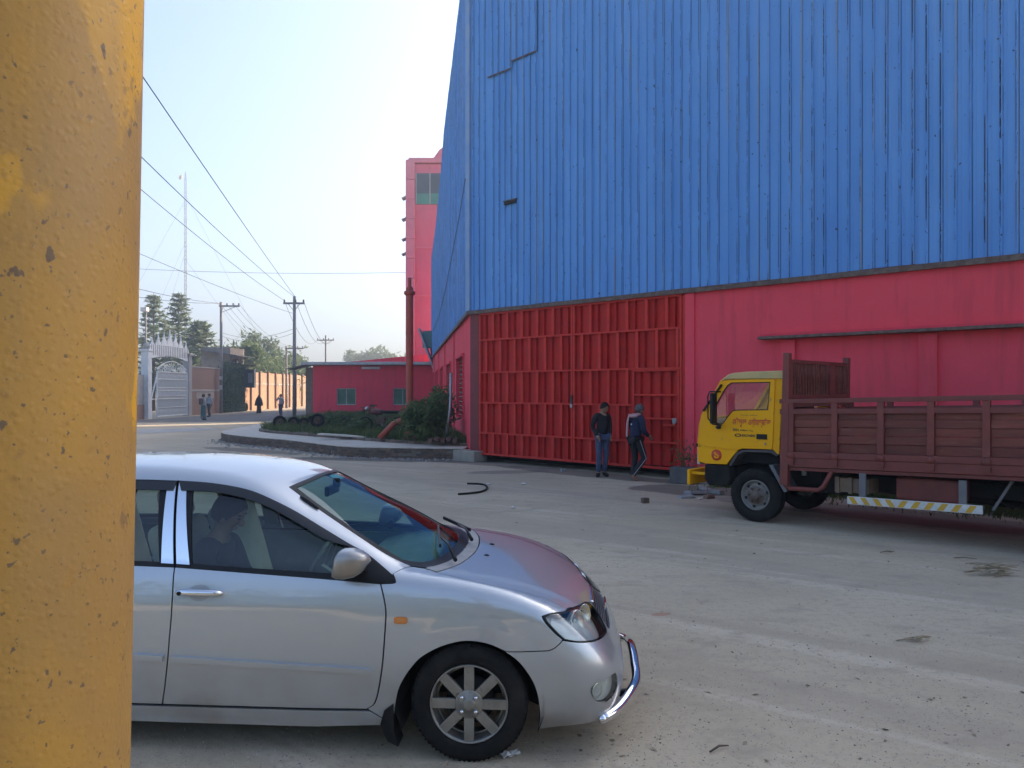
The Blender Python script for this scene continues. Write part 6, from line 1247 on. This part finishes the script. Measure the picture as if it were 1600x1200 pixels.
person(m2_, R(-62), 'man in navy jacket and check scarf stepping along the gate', dict(che=(0, .03, 1.26), nb=(0, .04, 1.40), nk=(0, .07, 1.455), sL=(-.175, .03, 1.37), sR=(.175, .03, 1.37), eL=(-.22, .06, 1.10), wL=(-.10, .26, 1.03), eR=(.22, .05, 1.10), wR=(.12, .26, .98),
       kL=(-.09, .06, .49), aL=(-.09, -.02, .085), tL=(-.10, .13, .03), kR=(.10, .17, .50), aR=(.10, -.16, .12), tR=(.11, -.02, .03)), .985, m_navy, m_trk, None, m_greyh, (-12, 14), extra=jacket_extra, loose=.012, beard=m_greyh)
far_g = 'pedestrians far along the road'
def pack(t, j, hd, Hr): MB().box((0, -.19, 1.22), (.30, .16, .42)).build('backpack', cloth('brown_pack', (.10, .08, .06)), t, bevel=.05)
W4 = dict(kL=(-.09, .10, .50), aL=(-.09, .10, .10), tL=(-.10, .25, .04), kR=(.09, -.02, .49), aR=(.09, -.16, .12), tR=(.10, -.03, .03))
person(ground(318, 656.5), R(-35), 'walking man in green sarong with a brown pack on his back', dict(W4), 1.0, cloth('grey_white_shirt', (.40, .40, .38)), None, m_blk, group=far_g, extra=pack, fingers=False, skirt=cloth('teal_sarong', (.03, .10, .10), (.05, .16, .15)))
person(ground(327, 651.5), R(150), 'walking man in pale blue shirt and dark trousers beside the brick wall', dict(W4), 1.0, cloth('pale_blue_shirt', (.36, .42, .46)), cloth('dark_trousers', (.02, .022, .03)), m_blk, group=far_g, fingers=False)
person(ground(438.5, 651.5), R(170), 'man in light grey shirt and jeans with one hand raised to his ear', {**W4, 'eR': (.30, .08, 1.2), 'wR': (.13, .10, 1.48), 'kL': (-.09, .06, .5), 'aL': (-.09, .02, .09)}, .98, cloth('light_grey_shirt', (.34, .37, .40)), cloth('grey_jeans', (.07, .09, .12)), m_blk, group=far_g, fingers=False)
def burqa(t, j, hd, Hr):
    q = MB(); q.smooth = True; n = 24; prof = [(1.70, .02), (1.67, .075), (1.60, .105), (1.52, .115), (1.42, .20), (1.25, .28), (1.0, .33), (.78, .37), (.70, .375)]; vs = []
    for i, (z, r) in enumerate(prof): vs += [(r*(1+.06*i/8*math.sin(6*a))*math.cos(a), r*.72*(1+.06*i/8*math.sin(6*a))*math.sin(a)+.01, z) for a in [2*PI*k/n for k in range(n)]]
    q.add(vs, [(a*n+k, a*n+(k+1) % n, (a+1)*n+(k+1) % n, (a+1)*n+k) for a in range(len(prof)-1) for k in range(n)]); q.build('cloak', cloth('black_cloak', (.016, .015, .018)), t)
    q = MB(); q.smooth = True; prof = [(.85, .2), (.5, .2), (.2, .22), (.06, .23)]; vs = []
    for i, (z, r) in enumerate(prof): vs += [(r*math.cos(a), r*.8*math.sin(a), z) for a in [2*PI*k/n for k in range(n)]]
    q.add(vs, [(a*n+k, a*n+(k+1) % n, (a+1)*n+(k+1) % n, (a+1)*n+k) for a in range(len(prof)-1) for k in range(n)]); q.build('long_skirt', MATS['black_cloak'], t)
person(ground(404.6, 646), R(175), 'woman in a flowing black cloak walking along the orange wall', {}, .93, None, None, m_blk, hair=None, group=far_g, extra=burqa, fingers=False)
# driver
cm = Matrix.Translation(car.location) @ Matrix.Rotation(YAW, 4, 'Z')
def in_car(p): return cm @ Vector(p)
dl = in_car((-1.60, -.37, -.28))
person(dl, YAW-PI/2, 'driver in dark shirt seated behind the side window of the silver car', dict(pel=(0, -.02, .86), wai=(0, -.04, .99), che=(0, -.02, 1.19), nb=(0, .02, 1.335), nk=(0, .05, 1.40), sL=(-.175, .02, 1.30), sR=(.175, .02, 1.30), eL=(-.22, .10, 1.06), wL=(-.10, .36, 1.10), eR=(.22, .10, 1.06), wR=(.10, .36, 1.10),
       hL=(-.09, .05, .85), kL=(-.13, .48, .90), aL=(-.12, .72, .62), tL=(-.12, .85, .60), hR=(.09, .05, .85), kR=(.13, .48, .90), aR=(.12, .72, .62), tR=(.12, .85, .60)), 1.0, m_black, cloth('dark_trousers', (.02, .022, .03)), m_blk, head=(0, 24))

# ================================================================ yellow post close by
def post_material():
    m = bpy.data.materials.new('ochre_paint'); m.use_nodes = True; N = m.node_tree.nodes; Lk = m.node_tree.links; b = N['Principled BSDF']; b.inputs['Roughness'].default_value = .58; b.inputs['Specular IOR Level'].default_value = .3
    tc = N.new('ShaderNodeTexCoord')
    def noise(sc, det, st=(1, 1, 1)):
        mp = N.new('ShaderNodeMapping'); mp.inputs['Scale'].default_value = st; Lk.new(tc.outputs['Object'], mp.inputs[0]); t = N.new('ShaderNodeTexNoise'); t.inputs['Scale'].default_value = sc; t.inputs['Detail'].default_value = det; Lk.new(mp.outputs[0], t.inputs['Vector']); return t.outputs[0]
    def mr(s, a, c, lo=0, hi=1):
        r = N.new('ShaderNodeMapRange'); 
        for i, v in ((1, a), (2, c), (3, lo), (4, hi)): r.inputs[i].default_value = v
        Lk.new(s, r.inputs[0]); return r.outputs[0]
    def mix(f, A, B):
        x = N.new('ShaderNodeMix'); x.data_type = 'RGBA'; Lk.new(f, x.inputs[0])
        for i, v in ((6, A), (7, B)):
            if hasattr(v, 'links'): Lk.new(v, x.inputs[i])
            else: x.inputs[i].default_value = (*v, 1)
        return x.outputs[2]
    c = mix(mr(noise(5, 6), .42, .6), (.36, .195, .04), (.29, .165, .05)); c = mix(mr(noise(9, 5, (1, 1, .6)), .58, .62), c, (.54, .275, .02)); c = mix(mr(noise(70, 5), .60, .70), c, (.30, .16, .04)); c = mix(mr(noise(120, 2), .66, .70), c, (.12, .08, .045)); c = mix(mr(noise(26, 3, (1, 1, .6)), .70, .72), c, (.16, .09, .04)); c = mix(mr(noise(3.2, 5, (1, 1, .35)), .52, .66), c, (.29, .175, .07)); c = mix(mr(noise(60, 3, (1, 1, .7)), .68, .71), c, (.13, .085, .05))
    Lk.new(c, b.inputs['Base Color'])
    bp = N.new('ShaderNodeBump'); bp.inputs['Strength'].default_value = .55; bp.inputs['Distance'].default_value = .0009
    v = N.new('ShaderNodeTexVoronoi'); v.inputs['Scale'].default_value = 110; Lk.new(tc.outputs['Object'], v.inputs['Vector'])
    a = N.new('ShaderNodeMath'); a.operation = 'MULTIPLY_ADD'; a.inputs[1].default_value = 1.6; Lk.new(noise(95, 3), a.inputs[0]); Lk.new(mr(v.outputs[0], .0, .45, 1, 0), a.inputs[2]); Lk.new(a.outputs[0], bp.inputs['Height']); Lk.new(bp.outputs[0], b.inputs['Normal']); return m
post = empty('gate_post', (-.595, .8285, 0), 0, 'thick yellow painted post with blistered paint close to the silver car', 'post'); post.rotation_euler = (0, R(1.05), 0)
mp_ = post_material(); mb = MB(); mb.lathe([(.14, 0), (.14, 3.4), (.13, 3.44), (.001, 3.44)], 96); mb.build('shaft', mp_, post)
MB().lathe([(.142, .62), (.145, .63), (.145, .74), (.142, .75)], 64).build('black_band', m_trim, post); MB().lathe([(.14, .02), (.2, .02), (.2, .05), (.14, .06)], 48).build('base_flange', mp_, post)
for z, dx, L in ((1.97, 18, .022),): MB().bar((.138*math.sin(R(-20))+.0, -.139, 2.204), (.139*math.sin(R(-14)), -.1365, 2.198), .006, .004).build('paint_chip', m_trim, post)

# ================================================================ things lying about
m_stone = mat('rubble', (.30, .29, .28), (.22, .21, .20), 7, .9, bump=.3, rand=.2); m_paper = mat('paper', (.62, .61, .58), (.5, .5, .47), 9, .8); m_straw = mat('pale_straw', (.36, .29, .19), (.28, .22, .14), 8, .9); m_twig = mat('dry_stalk', (.22, .17, .10), (.15, .11, .07), 8, .9)
mb = MB(); pts = [ground(x, y, .02) for x, y in ((716, 772), (735, 770.5), (752, 768), (761, 763), (758, 758), (748, 756), (730, 755.5))]; mb.tube(curve3(pts, 5), .02, 8); tag(mb.build('rubber_hose', m_blk), 'short bent black rubber hose lying on the yard ground', 'hose')
o = MB().box((0, 0, .045), (.12, .09, .09)).build('half_brick', m_brick, None, ground(1008, 786), (0, 0, .4), bevel=.006); tag(o, 'half brick standing on the damp brown patch', 'brick')
pl = empty('planter', ground(1062, 756)+Vector((.15, .1, 0)), WA, 'dark cement planter box with a straggly plant beside the gate', 'planter'); mb = MB(); mb.box((0, 0, .17), (.55, .40, .34)); mb.build('box', mat('dark_cement', (.09, .09, .09), (.13, .125, .12), 4, .9, bump=.3), pl, bevel=.02)
leaves('foliage', [(random.uniform(-.15, .3), random.uniform(-.1, .1), random.uniform(.38, .7), .13) for _ in range(10)], 150, 1, .035, m_bush, pl); mb = MB()
for k in range(7): mb.tube([(random.uniform(-.15, .2), 0, .32), (random.uniform(-.2, .3), random.uniform(-.1, .1), random.uniform(.55, .8))], .006, 4)
mb.build('stem', m_bark, pl)
for k, (px, py, dx, dy, dz, lb) in enumerate(((1088, 772, .42, .3, .06, 'flat grey slab of rubble in front of the truck wheel'), (1100, 765, .3, .2, .05, 'small slab of rubble under the truck bumper'), (1072, 778, .3, .2, .05, 'thin broken slab at the near edge of the rubble'), (1120, 772, .28, .16, .08, 'rubble block closest to the truck tyre'), (1108, 779, .2, .12, .07, 'reddish rubble lump beside the tyre'), (880, 737, .16, .12, .07, 'small stone lying below the gate'), (1096, 756, .36, .12, .05, 'long rubble slab below the cab step'))):
    o = MB().box((0, 0, dz/2), (dx, dy, dz), None, .85).build('rubble_slab', m_brick if 'reddish' in lb else m_stone, None, ground(px, py), (R(random.uniform(-7, 7)), R(random.uniform(-7, 7)), random.uniform(0, 3)), bevel=.012); tag(o, lb, 'rubble', 'rubble by the truck')
def crumple(name, p, w, h, rz, m, label, cat, amp=.02, n=6):
    q = MB(); vs = [(w*(i/n-.5), h*(k/n-.5), .012+abs(amp*mnoise.noise(Vector((i*1.7+p.x*9, k*1.7, p.y))))) for i in range(n+1) for k in range(n+1)]; q.add(vs, [(i*(n+1)+k, (i+1)*(n+1)+k, (i+1)*(n+1)+k+1, i*(n+1)+k+1) for i in range(n) for k in range(n)]); o = q.build(name, m, None, p, (0, 0, rz)); sd = o.modifiers.new('thick', 'SOLIDIFY'); sd.thickness = .003; return tag(o, label, cat)
crumple('snack_wrapper', ground(797, 1182), .10, .05, .5, m_paper, 'small shiny white wrapper beside the silver car front tyre', 'wrapper', .03)
for px, py, w, lb in ((764, 757, .10, 'white scrap of paper by the end of the hose'), (818, 757, .12, 'white scrap of paper out on the yard before the gate'), (802, 794, .10, 'pale scrap lying nearer the bonnet'), (1094, 781, .1, 'white scrap among the rubble')): crumple('paper_scrap', ground(px, py), w, w*.6, random.random()*3, m_paper, lb, 'paper', .04)
def stalks(name, px, py, n, L, spread, m, label, cat):
    q = MB(); p = ground(px, py)
    for k in range(n):
        a = random.gauss(.1, .35); c = Vector((random.gauss(0, spread), random.gauss(0, spread*.4), .012+.004*k)); d = Vector((math.cos(a), math.sin(a), random.uniform(-.02, .04)))*L*random.uniform(.5, 1); q.tube([c-d/2, c+Vector((0, .01, .01)), c+d/2], [.005, .007, .003], 5)
    return tag(q.build(name, m, None, p), label, cat)
stalks('straw_bundle', 1548, 899, 26, .36, .10, m_straw, 'flattened bundle of dry straw on the open yard before the truck', 'straw')
stalks('dry_stalks', 1436, 1002, 7, .2, .04, m_straw, 'small bundle of dry straw stalks on the open yard', 'straw'); stalks('dry_twig', 1124, 1173, 1, .22, .0, m_bark, 'single dark twig lying near the front edge of the yard', 'twig'); stalks('dry_twig', 1508, 874, 1, .3, 0, m_twig, 'pale straight stick beyond the straw bundle', 'stick'); stalks('dry_twig', 1385, 864, 2, .2, .02, m_twig, 'short curled stick before the truck', 'stick')
def leaf_bits(n):
    q = MB()
    for k in range(n):
        px, py = random.uniform(640, 1600), 745+450*random.random()**1.3; p = ground(px, py, .006); a = random.uniform(0, 6.3); s = random.uniform(.008, .026); d, e = Vector((math.cos(a)*s, math.sin(a)*s, random.uniform(0, .006))), Vector((-math.sin(a)*s*.45, math.cos(a)*s*.45, random.uniform(0, .008))); q.add([p-d, p+e, p+d, p-e], [(0, 1, 2, 3)])
    return q
tag(leaf_bits(200).build('leaf_litter', mat('leaf_bits', (.24, .18, .12), (.34, .27, .19), 6, .9)), 'scattered dry leaf bits over the yard', 'litter', kind='stuff')
# loose grit over the yard
n = 15000; Y_ = 3.0/np.maximum(1e-3, rng.uniform(.14, 1.0, n)); X_ = Y_*rng.uniform(-.55, .72, n); sz_ = rng.uniform(.002, .0058, n)*rng.choice([1, 1, 1, 1, 1.8], n); ang = rng.uniform(0, 2*PI, n)
base_ = np.array([[1, 0, 0], [-.5, .87, 0], [-.5, -.87, 0], [.1, .1, .9]]); ca, sa = np.cos(ang), np.sin(ang)
V_ = np.empty((n, 4, 3)); V_[:, :, 0] = X_[:, None]+sz_[:, None]*(base_[None, :, 0]*ca[:, None]-base_[None, :, 1]*sa[:, None]); V_[:, :, 1] = Y_[:, None]+sz_[:, None]*(base_[None, :, 0]*sa[:, None]+base_[None, :, 1]*ca[:, None]); V_[:, :, 2] = sz_[:, None]*base_[None, :, 2]*.8
F_ = (np.arange(n)[:, None, None]*4+np.array([[0, 1, 3], [1, 2, 3], [2, 0, 3]])[None]).reshape(-1, 3); me = bpy.data.meshes.new('grit'); me.from_pydata(V_.reshape(-1, 3).tolist(), [], F_.tolist()); me.update()
tag(link('grit', me, mat('grit_stone', (.17, .14, .11), (.50, .44, .36), 3, .9)), 'loose grit and pebbles over the dusty yard', 'grit', kind='stuff')
def strip_pts(n):
    t = rng.uniform(7.7, 20, n*2); w = -np.abs(rng.normal(0, .55, n*2))-.05; cl = np.array([mnoise.noise(Vector((a*.9, b*1.5, 9))) for a, b in zip(t, w)]); k = (cl > rng.uniform(-.5, .4, n*2)) & (w > -1.6); P = np.stack([CORN.x+WD.x*t+WN.x*w, CORN.y+WD.y*t+WN.y*w, np.zeros(n*2)], 1)[k]; return P[:n]
blades('wall_grass', strip_pts, 9000, .05, .24, .009, m_grass, 'weedy strip of grass along the foot of the pink wall')
def dirt(n):
    q = MB()
    for k in range(n):
        t = random.uniform(0, 1); L = kerb_line; p = L[int(t*(min(len(L), 58)-1))]+Vector((random.gauss(0, .2), -abs(random.gauss(0, .35))-.05, 0)); s = random.uniform(.01, .05); q.box(p+Vector((0, 0, s*.3)), (s*2, s*1.4, s), Matrix.Rotation(random.uniform(0, 3), 3, 'Z'), .7)
    return q
tag(dirt(420).build('kerb_debris', m_stone), 'crumbled earth and stones along the foot of the kerb', 'debris', kind='stuff')

# ================================================================ unseen dark foliage added behind the viewer, to darken the car's reflections
hd_ = [(x, -13+random.uniform(-.6, .6), random.uniform(.2, 4.6+1.2*math.sin(x*.35)), random.uniform(.35, .6)) for x in np.linspace(-30, 20, 330)]
added_hedge = empty('added_hedge', (0, 0, 0), 0, 'tall dark foliage added unseen behind the viewer to darken the car reflections', 'added_hedge'); leaves('foliage', hd_, 9000, 1, .22, m_bush, added_hedge); MB().box((-5, -13.6, 2.0), (50, .5, 4.0)).build('thicket', mat('thicket', (.02, .025, .015), (.03, .03, .02), 2, .95), added_hedge)

# ================================================================ haze
hz = MB(); hz.box((-20, 150, 25.5), (620, 560, 53)); hz_m = bpy.data.materials.new('haze'); hz_m.use_nodes = True; HN = hz_m.node_tree.nodes; HN.remove(HN['Principled BSDF']); pv = HN.new('ShaderNodeVolumePrincipled'); pv.inputs['Color'].default_value = (.86, .93, 1, 1); pv.inputs['Density'].default_value = .0030; pv.inputs['Anisotropy'].default_value = .65
hz_m.node_tree.links.new(pv.outputs[0], HN['Material Output'].inputs['Volume']); ho = hz.build('haze', hz_m); tag(ho, 'pale morning haze over the whole yard and road', 'haze', kind='stuff')
